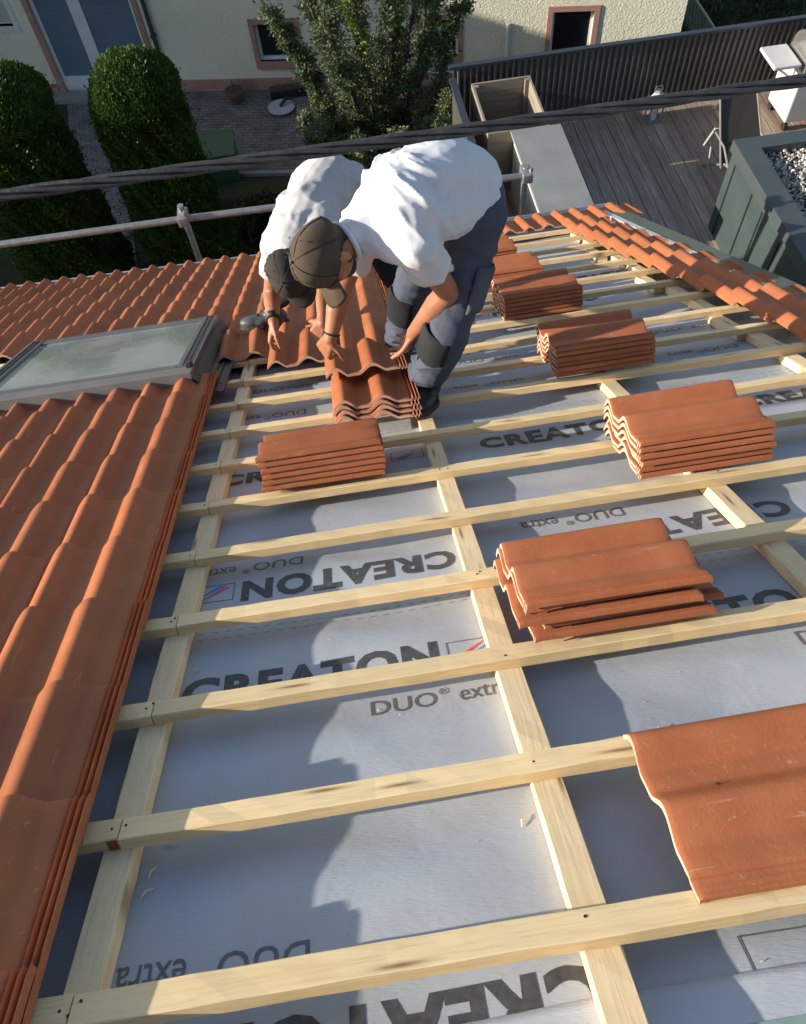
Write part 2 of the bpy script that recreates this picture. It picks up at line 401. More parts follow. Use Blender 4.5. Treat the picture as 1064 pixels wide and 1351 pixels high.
for v in bm.verts:
    v.co.z += .075
    if v.co.x < -1.5: v.co.y += .44
    v.co.y += .05
bmobj('gutter', bm, ZINC, house, Matrix.Identity(4))
HI = RM.inverted()
PLASTER = simple('cream_plaster', (.50, .46, .36), (.58, .53, .42), 2.5, .85, .2, bs=.8, bscale=28, bdist=.02)
bm = B(-5.1, 2.15, -.9, 5.2, -8.6, -3.45); bmobj('house_wall', bm, PLASTER, house, HI)
bm = bmesh.new()                                        # gable triangle up to the roof
pr = [(5.2, -3.45), (-.9, -3.45), (-.9, .30), (5.2, -3.40)]
for X in (-5.1, 2.15): bm.faces.new([bm.verts.new((X, y, z)) for y, z in (pr if X < 0 else pr[::-1])])
bm.verts.ensure_lookup_table(); vv = bm.verts[:]
for i in range(4): bm.faces.new((vv[i], vv[(i + 1) % 4], vv[7 - (i + 1) % 4], vv[7 - i]))
bmobj('gable_wall', bm, PLASTER, house, HI)

# ------------------------------------------------------------------ counter battens and battens
def stick(name, x0, x1, y0, y1, z0, z1, mat, bow=.0, label=None, cat=None, group=None):
    L = max(x1 - x0, y1 - y0); al = 'x' if (x1 - x0) > (y1 - y0) else 'y'
    bm = bmesh.new(); n = max(2, int(L / .06)); jj = lambda: random.gauss(0, .0006); ph = random.uniform(0, 6)
    w_ = (y1 - y0) if al == 'x' else (x1 - x0); h = z1 - z0; c = .0022
    prof = [(-w_ / 2 + c, 0), (w_ / 2 - c, 0), (w_ / 2, c), (w_ / 2, h - c), (w_ / 2 - c, h), (-w_ / 2 + c, h), (-w_ / 2, h - c), (-w_ / 2, c)]
    rings = []
    for i in range(n + 1):
        t_ = L * i / n; dv = bow * math.sin(t_ * 1.3 + ph) + bow * .35 * math.sin(t_ * 5.1 + ph * 2)
        ring = []
        for (a, z) in prof:
            e_ = jj() if 0 < i < n else 0; q = (t_, a + dv + e_, z + (jj() if z > h / 2 else 0)) if al == 'x' else (a + dv + e_, t_, z + (jj() if z > h / 2 else 0))
            ring.append(bm.verts.new(q))
        rings.append(ring)
    for a, b in zip(rings, rings[1:]):
        for k in range(8):
            f = bm.faces.new((a[k], a[(k + 1) % 8], b[(k + 1) % 8], b[k]))
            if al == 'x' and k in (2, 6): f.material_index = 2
    f1 = bm.faces.new(rings[0]); f2 = bm.faces.new(rings[-1][::-1]); f1.material_index = f2.material_index = 1
    org = T(x0, (y0 + y1) / 2, z0) if al == 'x' else T((x0 + x1) / 2, y0, z0)
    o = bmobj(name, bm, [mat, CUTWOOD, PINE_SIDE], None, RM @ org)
    if label: tag(o, label, cat, group)
    return o
BARKISH = simple('chip_brown', (.05, .02, .01), (.12, .04, .02), 200, .9)
BRICKRED = simple('brick_red_paint', (.22, .05, .03), (.3, .07, .04), 60, .7)
NAIL = simple('nail', (.03, .03, .035), (.05, .05, .05), 9, .4, .5, .8)
def nail(parent, x, y, z):
    bm = bmesh.new(); bmesh.ops.create_cone(bm, cap_ends=True, segments=8, radius1=.0026, radius2=.0026, depth=.002)
    return bmobj('nail', bm, NAIL, parent, T(x, y, z))
ORD = ['first', 'second', 'third', 'fourth', 'fifth', 'sixth', 'seventh', 'eighth', 'ninth', 'tenth', 'eleventh', 'twelfth', 'thirteenth', 'fourteenth', 'fifteenth', 'sixteenth', 'seventeenth', 'eighteenth', 'nineteenth', 'twentieth', 'twenty-first']
G = .34
CBX = (-1.62, -.818, .002, .800, 1.582)
stick('counter_batten', -.818, -.757, -1.8, 6.3, -.040, 0, PINE_Y, .002, 'pale pine counter batten down the slope beside the open edge of laid tiles', 'batten', 'counter battens down the slope')
stick('counter_batten', .002, .062, -1.8, 6.3, -.040, 0, PINE_Y, .003, 'long pine counter batten down the middle of the roof towards the front worker', 'batten', 'counter battens down the slope')
stick('counter_batten', .80, .86, -1.8, 6.3, -.040, 0, PINE_Y, .003, 'pine counter batten down the slope under the right-hand column of tile stacks', 'batten', 'counter battens down the slope')
stick('counter_batten', -1.62, -1.56, -1.8, 6.3, -.040, 0, PINE_Y, .003)
tag(bpy.context.scene.collection.objects[-1], 'counter batten lying hidden under the laid tiles near the skylight', 'batten', 'counter battens down the slope')
seg = [(1.2, 1.72), (1.75, 2.40), (2.43, 2.74), (2.765, 3.08), (3.10, 3.75), (3.78, 4.10), (4.13, 4.75), (4.78, 5.1), (5.13, 5.8)]
for i, (a, b_) in enumerate(seg):
    j = i * .006 * (-1) ** i
    stick('counter_batten', 1.582 + j, 1.645 + j, a, b_, -.040, .0, PINE_Y, .0, 'short counter batten piece with bright sawn ends, %s from the near end of its row' % ORD[i], 'batten', 'short counter batten pieces')
for k in range(-4, 19):
    y0 = G * k
    nth = 'horizontal roof batten'
    if k == 0: lab = 'nearest whole horizontal pine batten, crossing the foot of the picture'
    elif k < 0: lab = 'horizontal pine batten outside the picture, %s upslope of the nearest visible one' % ORD[-k - 1]
    else: lab = 'horizontal pine roof batten, %s one down the slope from the nearest' % ORD[k - 1]
    dj = random.uniform(-.003, .003)
    zt = .030 + random.uniform(-.001, .001)
    x1 = 1.99 + SHX(y0)
    o = stick('batten', -.782, x1, y0 + dj, y0 + .052 + dj, .0, zt, PINE, .0025, lab, 'batten', 'horizontal roof battens')
    if -1 <= k <= 13:
        for cx in CBX[1:]:
            for q in range(random.choice((0, 1, 1, 2))): nail(o, cx + .03 + .782 + random.uniform(-.02, .02), random.uniform(-.016, .018), zt + .0005)
    o2 = stick('batten', -5.1, -.785, y0 + dj + .001, y0 + .053 + dj, .0, zt - .001, PINE, .002,
               'batten length from under the laid tiles, butted to the %s' % ('nearest whole batten' if k == 0 else ORD[k - 1] + ' batten down from the nearest' if k > 0 else ORD[-k - 1] + ' batten upslope, outside the picture'), 'batten', 'batten lengths running under the laid tiles')
    if k == 1: bmobj('red_mark', B(4.295, 4.313, -.0285, -.0268, .004, .028), BRICKRED, o2, Matrix.Identity(4))
    if -1 <= k <= 10: nail(o2, 5.1 - .80, 0, zt - .0005)
# offcuts and splinters
for i, (x, y, a) in enumerate([(-.735, .30, 1.2), (-.742, .26, .7), (-.72, .37, .3), (-.74, .90, .2), (.30, .45, 1.4), (-.03, .28, 1.1), (-.93, .10, 1.0)]):
    bm = bmesh.new(); tube(bm, [(0, 0, 0), (.012, .003, .004), (.026, -.002, .002)], [.0012, .002, .0008], 6)
    tag(bmobj('wood_splinter', bm, CUTWOOD, None, RM @ T(x, y, memz(x, y) + .003) @ Matrix.Rotation(a, 4, 'Z')), 'thin pale wood splinter lying on the underlay', 'splinter', 'loose wood splinters on the underlay')

bm = bmesh.new(); q = 0
while q < 200:
    x = random.uniform(-.75, 1.5) if q % 2 else random.choice((-.757, .062, .86)) + abs(random.gauss(0, .03)); y = random.uniform(-.2, 3.6)
    if any(0 <= (y - G * k) <= .055 for k in range(-1, 11)) or -.04 < x + .0 < .07 and abs(x - .03) < .04: continue
    z = memz(x, y) + .0015; a = random.uniform(0, 3.14); l = random.uniform(.0008, .0032); w_ = random.uniform(.0004, .0011); c_, s_ = math.cos(a), math.sin(a); q += 1
    v = [bm.verts.new((x + c_ * p - s_ * t_, y + s_ * p + c_ * t_, z + zz)) for p, t_, zz in ((-l, -w_, 0), (l, -w_, .0008), (l, w_, .001), (-l, w_, 0), (0, 0, .0022))]
    for f_ in ((0, 1, 4), (1, 2, 4), (2, 3, 4), (3, 0, 4)): bm.faces.new([v[k] for k in f_])
tag(bmobj('sawdust', bm, CUTWOOD, None, RM.copy()), 'pale sawdust crumbs and wood chips scattered on the grey underlay', 'sawdust', kind='stuff')
# ------------------------------------------------------------------ roof tiles
TL, TW = .42, .350
def tprof(x, g=1., rib=.013):
    """height of the tile across its width; g swells the rolls towards the nose"""
    z = 0
    for c, hh, wd in ((.044, .041, .056), (.202, .039, .064)):
        d = (x - c) / (wd * (.96 + .08 * g))
        if abs(d) < 1: z = max(z, hh * (.92 + .10 * g) * math.cos(d * math.pi / 2) ** 1.5)
    z = max(z, .004 if x < .012 else 0)
    z += .003 * math.cos((x - .122) * 2 * math.pi / .16) * (.09 < x < .16 or .25 < x < .31)
    if x > .312:
        z = -.004
        for c in (.319, .333, .346):
            z = max(z, -.004 + rib * max(0, 1 - abs(x - c) / .0045) ** .5)
    return z
def tile_mesh(rib=.013):
    xs = sorted(set([round(i * .006, 5) for i in range(52)] + [.003, .312, .3145, .317, .319, .321, .3235, .326, .3285, .331, .333, .335, .3375, .339, .3415, .344, .346, .348, .350]))
    ys = [0, .004, .012, .05, .12, .2, .3, .36, .405, .414, .42]
    th = .013; V = []; F = []; nx = len(xs); ny = len(ys)
    for lay in (0, 1):
        for y in ys:
            for x in xs:
                gq = y / .42
                z = tprof(x, gq, rib) + .013
                if y > .40: z -= .003 * ((y - .40) / .02) ** 2
                if y < .012: z -= .003 * (1 - y / .012) ** 2
                if lay: z = z - .008 if x > .305 else max(z - th - (.0 if y < .4 else .002), tprof(x, gq, rib) * .9)
                V.append((x, y, z))
    m = nx * ny; mi = []
    for j in range(ny - 1):
        for i in range(nx - 1):
            a = j * nx + i
            F.append((a, a + 1, a + nx + 1, a + nx)); mi.append(0)
            F.append((m + a, m + a + nx, m + a + nx + 1, m + a + 1)); mi.append(0)
    for i in range(nx - 1):
        F.append((i, m + i, m + i + 1, i + 1)); mi.append(1)
        a = (ny - 1) * nx + i; F.append((a, a + 1, m + a + 1, m + a)); mi.append(1)
    for j in range(ny - 1):
        a = j * nx; F.append((a, a + nx, m + a + nx, m + a)); mi.append(0)
        a = j * nx + nx - 1; F.append((a, m + a, m + a + nx, a + nx)); mi.append(0)
    me = bpy.data.meshes.new('roof_tile'); me.from_pydata(V, [], F)
    me.materials.append(CLAY); me.materials.append(CLAY_CUT)
    for p, k in zip(me.polygons, mi): p.material_index = k
    me.shade_smooth(); me.set_sharp_from_angle(angle=R(50)); return me
TILE = tile_mesh(); TILE_WORN = tile_mesh(.0006)
TILT = math.atan2(.024, G)
def tile(M, label, group):
    o = bpy.data.objects.new('clay_tile', TILE); col.objects.link(o); o.matrix_world = RM @ M
    return tag(o, label, 'roof tile', group)
def laid(x0, yh, label, group, jz=0):
    j = random.uniform
    return tile(T(x0 + j(-.0015, .0015), yh + j(-.002, .002), .032 + jz) @ Matrix.Rotation(TILT + j(-.002, .002), 4, 'X') @ Matrix.Rotation(j(-.003, .003), 4, 'Z'), label, group)
# near field, left
for c in range(6):
    x0 = -.93 - .32 * (c + 1) + (.0)
    for k in range(-4, 9):
        ce = 'open-edge column' if c == 0 else '%s column from the open edge' % ORD[c]
        sh = -.028 * (x0 + .93 + .32) * max(0, G * k) / 1.0 * .3
        laid(x0 + .062 - .0085 * max(0, k), G * k - .0 + sh, 'laid clay tile, near left field, %s, %s course above skylight' % (ce, ORD[8 - k]), 'clay tiles laid in the near left field')
# far field beyond the skylight, down to the eave
fh = lambda i: 3.40 + .3275 * i
for c in range(-9, 3):
    x0 = -.95 + .32 * c
    lo = {0: 0, 1: 0, 2: -1}.get(c, 2)
    for i in range(lo, 9):
        sh = .19 * max(0, -(x0 + .95)) * (fh(i) / 6.4) * .55
        place = 'between skylight and workers, %s column from the right' % ORD[2 - c] if c >= 0 else 'beyond the skylight, column %s from its right edge' % ORD[-c - 1]
        laid(x0, fh(i) + sh, 'laid clay tile %s, %s course from gutter' % (place, ORD[8 - i]), 'clay tiles laid on the far part of the roof')
# right verge strip and eave row
for i in range(-1, 9):
    y = 2.70 + .34 * (i + 1) - .0
    if y < 5.7: laid(1.590 + .040 * (5 - y), y, 'clay tile in the strip along the green coping, %s course from its near end' % ORD[i + 1], 'clay tiles in the strip along the right verge', .002)
for i in range(4): laid(1.68, 2.36 - .34 * i, 'clay tile of the coping strip outside the picture, %s beyond the right edge' % ORD[i], 'clay tiles in the strip along the right verge', .002)
for c in range(7):
    laid(.0 + .32 * c, 5.90, 'clay tile of the eave course right of the workers, %s from the workers' % ORD[c], 'clay tiles of the eave course')
for c, y in ((3, 5.68), (4, 5.66)):
    pass

# tiles in hand
def freetile(x, y, z, rx, ry, rz, label, group=None): return tile(T(x, y, z) @ Matrix.Rotation(rz, 4, 'Z') @ Matrix.Rotation(ry, 4, 'Y') @ Matrix.Rotation(rx, 4, 'X'), label, group)
freetile(-.352, 2.50, .150, -.02, 0, .02, 'clay tile in both hands of the front worker, above a small stack')
for i in range(4):
    freetile(-.338 + .006 * (i % 2), 2.235 + .008 * i, .031 + .0195 * i, .0, 0, .01, 'clay tile in the small stack under the held tile, %s from the top' % ORD[3 - i], 'stack under the held tile')
freetile(-.655, 3.075, .058, .075, .0, -.01, 'clay tile being fitted by the rear worker right of the skylight')
# stacks, tiles turned so their length runs along the battens
STK = [(-.165, 1.735, 7, 'stack below the workers, left of centre', 'stack at the middle left'),
       (.505, .715, 5, 'untidy stack right of centre', 'untidy stack right of centre'),
       (1.025, 1.405, 7, 'large stack, nearest of the right-hand column', 'nearest stack of the right-hand column'),
       (1.035, 2.415, 7, 'stack second in the right-hand column', 'second stack of the right-hand column'),
       (1.015, 3.395, 7, 'stack third in the right-hand column', 'third stack of the right-hand column'),
       (.985, 4.10, 6, 'stack fourth in the right-hand column', 'fourth stack of the right-hand column'),
       (.975, 4.78, 6, 'farthest stack, beside the front worker\'s hip', 'fifth stack of the right-hand column')]
for si, (x1, y0, n, desc, grp) in enumerate(STK):
    pitch = .0222; n = max(5, n - 1); tl = (-.24, -.17, 0, 0, 0, 0, 0)[si]; y0 += (-.04, -.03, 0, 0, 0, 0, 0)[si]
    for i in range(n):
        j = random.uniform
        ox, oy, rz = j(-.006, .006), j(-.004, .004), j(-.006, .006)
        if si == 1:
            ox, oy, rz = [(.03, .0, .0), (.055, .012, .02), (-.015, -.006, -.01), (.028, .01, .012), (.005, -.01, -.01)][i]
            ox -= [.015, .02, .0, .03, .0][i]
        if si == 0: ox += [0, .004, -.003, .003, 0, -.004, -.01][i]
        tile(T(x1 - .42 + ox, y0 + oy + (.004 * i if si == 1 else 0), .036 + (.016 if tl else 0) + pitch * i) @ Matrix.Rotation(tl, 4, 'X') @ T(0, .35, 0) @ Matrix.Rotation(R(-90) + rz, 4, 'Z'),
             'clay tile, %s from top of the %s' % (ORD[n - 1 - i], desc), grp)
o = tile(T(.195, .375, .036) @ Matrix.Rotation(R(-90), 4, 'Z'), 'large single clay tile lying crosswise on two battens in the right foreground', None); o.data = TILE_WORN
bm = bmesh.new(); bmesh.ops.create_icosphere(bm, subdivisions=2, radius=.004, matrix=T(.155, .115, tprof(.155, .3) + .0145) @ Matrix.Diagonal((1, 1.5, .3, 1)))
bmobj('chip_mark', bm, BARKISH, o, Matrix.Identity(4))
bm = bmesh.new()

# ------------------------------------------------------------------ skylight
sk = empty('skylight', RM @ T(-2.14, 3.01, 0))
tag(sk, 'grey framed roof window set in the tiled field with cloudy reflection painted into its glass', 'skylight')
SW, SH = 1.13, 1.12
bm = bmesh.new()
box(bm, 0, SW, 0, .11, .0, .128, bev=.004)
bmobj('hood', bm, HOOD, sk, Matrix.Identity(4))
bm = bmesh.new()
box(bm, 0, .085, .112, SH, 0, .134, bev=.004); box(bm, SW - .085, SW, .112, SH, 0, .134, bev=.004)
box(bm, .087, SW - .087, SH - .08, SH - .002, 0, .130, bev=.003); box(bm, .087, SW - .087, .112, .15, 0, .132, bev=.003)
bmobj('sash_frame', bm, GREY_MET, sk, Matrix.Identity(4))
for x in (.03, .055, SW - .055, SW - .03): bmobj('frame_rib', B(x - .003, x + .003, .113, SH - .01, .1338, .1385), DARKMET, sk, Matrix.Identity(4))
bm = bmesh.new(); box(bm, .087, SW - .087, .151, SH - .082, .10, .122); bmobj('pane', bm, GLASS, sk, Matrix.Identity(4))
bm = bmesh.new(); box(bm, SW - .035, SW - .005, .07, .12, .129, .157, bev=.006); bmobj('hinge_cap', bm, DARKMET, sk, Matrix.Identity(4))
bm = bmesh.new()
v = [bm.verts.new(p) for p in ((SW + .001, -.005, .10), (SW + .001, SH + .05, .10), (SW + .05, SH + .05, .045), (SW + .05, -.005, .045))]; bm.faces.new(v)
v = [bm.verts.new(p) for p in ((SW + .05, -.02, .045), (SW + .05, SH + .05, .045), (SW + .15, SH - .2, .038), (SW + .15, -.1, .038))]; bm.faces.new(v)
box(bm, SW + .07, SW + .078, -.1, SH + .0, .038, .052); box(bm, SW + .098, SW + .106, -.1, SH - .03, .037, .050); box(bm, SW + .144, SW + .150, -.1, SH - .2, .034, .046)
box(bm, -.02, SW + .04, -.07, -.001, .03, .06)
bmobj('flashing', bm, DARKMET, sk, Matrix.Identity(4))
for i in range(4):
    bm = bmesh.new(); tube(bm, [(0, 0, 0), (0, 0, .006)], .006, 8); bmobj('screw', bm, ZINC, sk, T(SW + .125, .05 + i * .22, .038))

# ------------------------------------------------------------------ twisted cable
def zc(x): return .349 + .004 * (x * x)
STR = simple('cable_sheath', (.022, .022, .024), (.05, .05, .052), 30, .42, .5, bs=.3, bscale=90)
cab = empty('overhead_cable', T(0, 1.55, zc(0)))
tag(cab, 'thick twisted black overhead cable crossing in front of the workers', 'cable')
for s in range(4):
    bm = bmesh.new(); pts = []
    x = -4.0
    while x <= 4.0:
        a = 2 * math.pi * (x / .60) + s * math.pi / 2
        pts.append((x, .0087 * math.cos(a), zc(x) - zc(0) + .0087 * math.sin(a))); x += .02
    tube(bm, pts, .0052, 10)
    if s == 0: tube(bm, [(-4, 0, zc(-4) - zc(0)), (-2, 0, zc(-2) - zc(0)), (-1, 0, zc(-1) - zc(0)), (0, 0, 0), (1, 0, zc(1) - zc(0)), (2, 0, zc(2) - zc(0)), (4, 0, zc(4) - zc(0))], .0045, 8)
    bmobj('cable_strand', bm, STR, cab, Matrix.Identity(4), 0)

# ------------------------------------------------------------------ scaffold
GALV = simple('galvanised_tube', (.26, .265, .26), (.42, .42, .40), 25, .38, .5, .6)
sc = empty('scaffold', T(-1.5, 5.92, -8.5)); tag(sc, 'galvanised scaffold guard rail on posts beyond the gutter', 'scaffold')
def rel(bm, x, y, z): bmesh.ops.translate(bm, vec=(-x, -y, -z), verts=bm.verts[:]); return bm
bm = tube(bmesh.new(), [(-7, 5.92, -3.02), (-1.5, 5.92, -3.055), (1.53, 5.92, -3.12)], .030, 14); bmobj('rail', rel(bm, -1.5, 5.92, -8.5), GALV, sc, Matrix.Identity(4), 40)
for x, zt in ((-1.53, -2.96), (1.50, -3.07)):
    bm = tube(bmesh.new(), [(x, 5.98, -8.5), (x, 5.98, zt)], .028, 14); bmobj('post', rel(bm, -1.5, 5.92, -8.5), GALV, sc, Matrix.Identity(4), 40)
    zz = -3.055 if x < 0 else -3.12
    bm = bmesh.new(); box(bm, x - .045, x + .045, 5.86, 6.03, zz - .042, zz + .042, bev=.012); tube(bm, [(x + .03, 5.90, zz + .03), (x + .03, 5.90, zz + .09)], .012, 8); tube(bm, [(x + .03, 5.90, zz + .06), (x + .03, 5.90, zz + .078)], .02, 6)
    bmobj('coupler', rel(bm, -1.5, 5.92, -8.5), GALV, sc, Matrix.Identity(4), 40)
bm = tube(bmesh.new(), [(-7, 5.92, -4.1), (1.53, 5.92, -4.16)], .026, 12); bmobj('rail', rel(bm, -1.5, 5.92, -8.5), GALV, sc, Matrix.Identity(4), 40)


# ------------------------------------------------------------------ ground
GZ = -8.5
def plane_obj(name, x0, x1, y0, y1, z, mat, kind='structure', sub=1):
    bm = bmesh.new(); bmesh.ops.create_grid(bm, x_segments=sub, y_segments=sub, size=1)
    for v in bm.verts: v.co = Vector(((x1 - x0) / 2 * v.co.x, (y1 - y0) / 2 * v.co.y, 0))
    return tag(bmobj(name, bm, mat, None, T((x0 + x1) / 2, (y0 + y1) / 2, z)), kind=kind)
def soil_mat():
    m, t, b = newmat('garden_soil', .95, .1); co = coords(t)
    n = N(t, 'ShaderNodeTexNoise', i_Scale=1.6, i_Detail=9, i_Roughness=.7); t.links.new(co, n.inputs[0])
    t.links.new(ramp(t, n.outputs[0], [(.3, (.035, .030, .020)), (.5, (.06, .055, .03)), (.62, (.04, .06, .022)), (.75, (.09, .08, .05))]), b.inputs['Base Color'])
    n2 = N(t, 'ShaderNodeTexNoise', i_Scale=14, i_Detail=8, i_Roughness=.7); t.links.new(co, n2.inputs[0]); bump(t, b, n2.outputs[0], 1, .06); return m
plane_obj('ground', -150, 150, -120, 180, GZ, soil_mat())
def paver_mat(name, c1, c2, c3, sx=.2, sy=.1):
    m, t, b = newmat(name, .85, .2); co = coords(t)
    br = N(t, 'ShaderNodeTexBrick'); t.links.new(co, br.inputs[0])
    br.inputs['Color1'].default_value = (*c1, 1); br.inputs['Color2'].default_value = (*c2, 1); br.inputs['Mortar'].default_value = (*c3, 1)
    br.inputs['Scale'].default_value = 1; br.inputs['Brick Width'].default_value = sx; br.inputs['Row Height'].default_value = sy; br.inputs['Mortar Size'].default_value = .007
    n = N(t, 'ShaderNodeTexNoise', i_Scale=3, i_Detail=6); t.links.new(co, n.inputs[0])
    t.links.new(mix(t, br.outputs[0], (.05, .045, .04), ramp(t, n.outputs[0], [(.45, (0, 0, 0)), (.75, (.7, .7, .7))])), b.inputs['Base Color'])
    bump(t, b, br.outputs['Fac'], -.4, .01); return m
PAVER = paver_mat('concrete_pavers', (.15, .15, .16), (.20, .195, .20), (.06, .06, .05))
p = plane_obj('paved_path', -.52, .52, -3.6, 3.6, GZ + .012, PAVER); p.matrix_world = T(-4.85, 14.6, GZ + .012) @ Matrix.Rotation(R(7), 4, 'Z')
WO = T(-.79, 16.96, GZ) @ Matrix.Rotation(-math.atan(.2), 4, 'Z')     # neighbour's wall: u along it, +y into the house
p = plane_obj('patio', -2.9, 2.7, -1.5, 1.5, 0, paver_mat('patio_slabs', (.15, .145, .14), (.19, .185, .18), (.06, .06, .055), .2, .1)); p.matrix_world = WO @ T(-.6, -1.35, .02)
bm = B(-3.4, 2.1, -2.95, -2.85, 0, .07); tag(bmobj('kerb', bm, simple('kerb_stone', (.2, .19, .18), (.26, .25, .23), 5, .9), None, WO), kind='structure')

# ------------------------------------------------------------------ neighbouring house
nh = empty('neighbour_house', WO); tag(nh, 'cream rendered house with pink plinth and pink window surrounds beyond the garden', 'house')
def rough_plaster():
    m, t, b = newmat('rough_cream_render', .9, .15); co = coords(t)
    n = N(t, 'ShaderNodeTexNoise', i_Scale=1.1, i_Detail=6); t.links.new(co, n.inputs[0])
    c = ramp(t, n.outputs[0], [(.3, (.74, .70, .54)), (.7, (.82, .78, .62))])
    n4 = N(t, 'ShaderNodeTexNoise', i_Scale=22, i_Detail=6, i_Roughness=.7); t.links.new(co, n4.inputs[0])
    c = mix(t, c, (.62, .60, .49), ramp(t, n4.outputs[0], [(.55, (0, 0, 0)), (.7, (.5, .5, .5))]))
    t.links.new(c, b.inputs['Base Color'])
    v = N(t, 'ShaderNodeTexNoise', i_Scale=17, i_Detail=5, i_Distortion=1.5); t.links.new(co, v.inputs[0]); bump(t, b, v.outputs[0], .7, .035); return m
RP = rough_plaster()
PINK = simple('pink_stone_trim', (.36, .20, .165), (.44, .26, .21), 4, .85, .2, bs=.3, bscale=50)
WHITE = simple('white_frame', (.60, .62, .64), (.68, .69, .70), 5, .45)
SHUT = simple('blue_grey_shutter', (.10, .16, .22), (.13, .19, .25), 2, .5)
I4 = Matrix.Identity(4)
# wall built around its openings (front face at y=0)
ops = [(-5.06, -2.93, .0, 2.05), (-.55, .30, .62, 1.38), (2.85, 3.62, .62, 1.35), (5.49, 6.30, .55, 1.43), (-6.6, -5.55, 1.5, 2.6)]
bm = bmesh.new()
us = sorted({-11, 8.05} | {o_[0] for o_ in ops} | {o_[1] for o_ in ops}); zs = sorted({.26, 6.0} | {o_[2] for o_ in ops if o_[2] > .26} | {o_[3] for o_ in ops})
for a, b_ in zip(us, us[1:]):
    for c, d in zip(zs, zs[1:]):
        if any(o_[0] <= (a + b_) / 2 <= o_[1] and o_[2] <= (c + d) / 2 <= o_[3] for o_ in ops): continue
        vs = [bm.verts.new(q) for q in ((a, 0, c), (b_, 0, c), (b_, 0, d), (a, 0, d))]; bm.faces.new(vs)
bmesh.ops.remove_doubles(bm, verts=bm.verts[:], dist=1e-4)
box(bm, -11, 8.05, .30, 9, 0, 6.0)
for X in (-11, 8.05):
    bm.faces.new([bm.verts.new(q) for q in ((X, 0, 0), (X, .30, 0), (X, .30, 6), (X, 0, 6))])
for o_ in ops:
    a, b_, c, d = o_
    for q in (((a, 0, c), (a, .3, c), (a, .3, d), (a, 0, d)), ((b_, 0, c), (b_, .3, c), (b_, .3, d), (b_, 0, d)), ((a, 0, d), (b_, 0, d), (b_, .3, d), (a, .3, d)), ((a, 0, c), (b_, 0, c), (b_, .3, c), (a, .3, c))):
        bm.faces.new([bm.verts.new(z) for z in q])
bmobj('wall', bm, RP, nh, I4)
bm = bmesh.new()
for a, b_ in ((-11, -5.2), (-2.8, 8.06)): box(bm, a, b_, -.03, .0, 0, .27)
bmobj('plinth', bm, PINK, nh, I4)
bm = bmesh.new(); box(bm, -11.3, 8.3, -.35, 9.3, 6.0, 6.12)
v = [bm.verts.new(q) for q in ((-11.3, -.35, 6.12), (8.3, -.35, 6.12), (8.3, 4.5, 9), (-11.3, 4.5, 9), (-11.3, 9.3, 6.12), (8.3, 9.3, 6.12))]
bm.faces.new((v[0], v[1], v[2], v[3])); bm.faces.new((v[3], v[2], v[5], v[4])); bm.faces.new((v[0], v[3], v[4])); bm.faces.new((v[1], v[5], v[2]))
bmobj('roof', bm, CLAY, nh, I4)
def window(u0, u1, z0, z1, label, mull=None):
    fr = bmesh.new(); t_ = .10
    for q in ((u0 - t_, u0, z0 - .16, z1 + t_), (u1, u1 + t_, z0 - .16, z1 + t_), (u0 + .0, u1, z1, z1 + t_)): box(fr, q[0], q[1], -.025, .06, q[2], q[3])
    box(fr, u0, u1, -.035, .06, z0 - .17, z0)
    W_ = bmobj('window', fr, PINK, nh, I4)
    b2 = bmesh.new(); s = .05
    for q in ((u0, u0 + s, z0, z1), (u1 - s, u1, z0, z1), (u0 + s, u1 - s, z1 - s, z1), (u0 + s, u1 - s, z0, z0 + s)): box(b2, q[0], q[1], .12, .17, q[2], q[3])
    if mull: box(b2, mull - .03, mull + .03, .12, .17, z0 + s, z1 - s)
    bmobj('frame', b2, WHITE, W_, I4)
    bmobj('pane', B(u0 + s, u1 - s, .14, .15, z0 + s, z1 - s), DARKGLASS, W_, I4)
    return W_
window(-.55, .30, .62, 1.38, ''); window(2.85, 3.62, .62, 1.35, '', 3.25)
wd3 = window(5.49, 6.30, .55, 1.43, '')
fr = bmesh.new()
for q in ((-6.7, -6.6, 1.4, 2.7), (-5.55, -5.45, 1.4, 2.7), (-6.6, -5.55, 1.4, 1.5)): box(fr, q[0], q[1], -.03, .1, q[2], q[3])
w0 = bmobj('window', fr, WHITE, nh, I4); w0['label'] = 'window with a plain white surround'
bmobj('pane', B(-6.6, -5.55, .14, .15, 1.5, 2.6), simple('pale_curtain', (.42, .42, .36), (.5, .5, .44), 5, .5), w0, I4)
# double garden door with roller shutters
fr = bmesh.new()
for q in ((-5.18, -5.06, 0, 2.15), (-2.93, -2.81, 0, 2.15), (-5.06, -2.93, 2.05, 2.15)): box(fr, q[0], q[1], -.03, .08, q[2], q[3])
dr = bmobj('garden_door', fr, PINK, nh, I4); dr['label'] = 'wide garden door with blue-grey shutters in white frames'
b2 = bmesh.new()
for q in ((-5.06, -4.98, .02, 2.05), (-4.28, -4.02, .02, 2.05), (-3.0, -2.93, .02, 2.05)): box(b2, q[0], q[1], .06, .13, q[2], q[3])
for q in ((-4.98, -4.28), (-4.02, -3.0)): box(b2, q[0], q[1], .06, .13, .02, .38); box(b2, q[0], q[1], .055, .06, .16, .19); box(b2, q[0], q[1], .06, .13, 1.98, 2.05)
bmobj('door_frame', b2, WHITE, dr, I4)
for q in ((-4.98, -4.28), (-4.02, -3.0)):
    b2 = bmesh.new()
    for k in range(32): box(b2, q[0], q[1], .085 + .002 * (k % 2), .10, .382 + k * .05, .382 + k * .05 + .0485)
    bmobj('shutter', b2, SHUT, dr, I4)
bmobj('door_step', B(-5.3, -2.7, -.35, -.035, 0, .10), simple('step_stone', (.2, .2, .2), (.27, .26, .25), 4, .9), dr, I4)
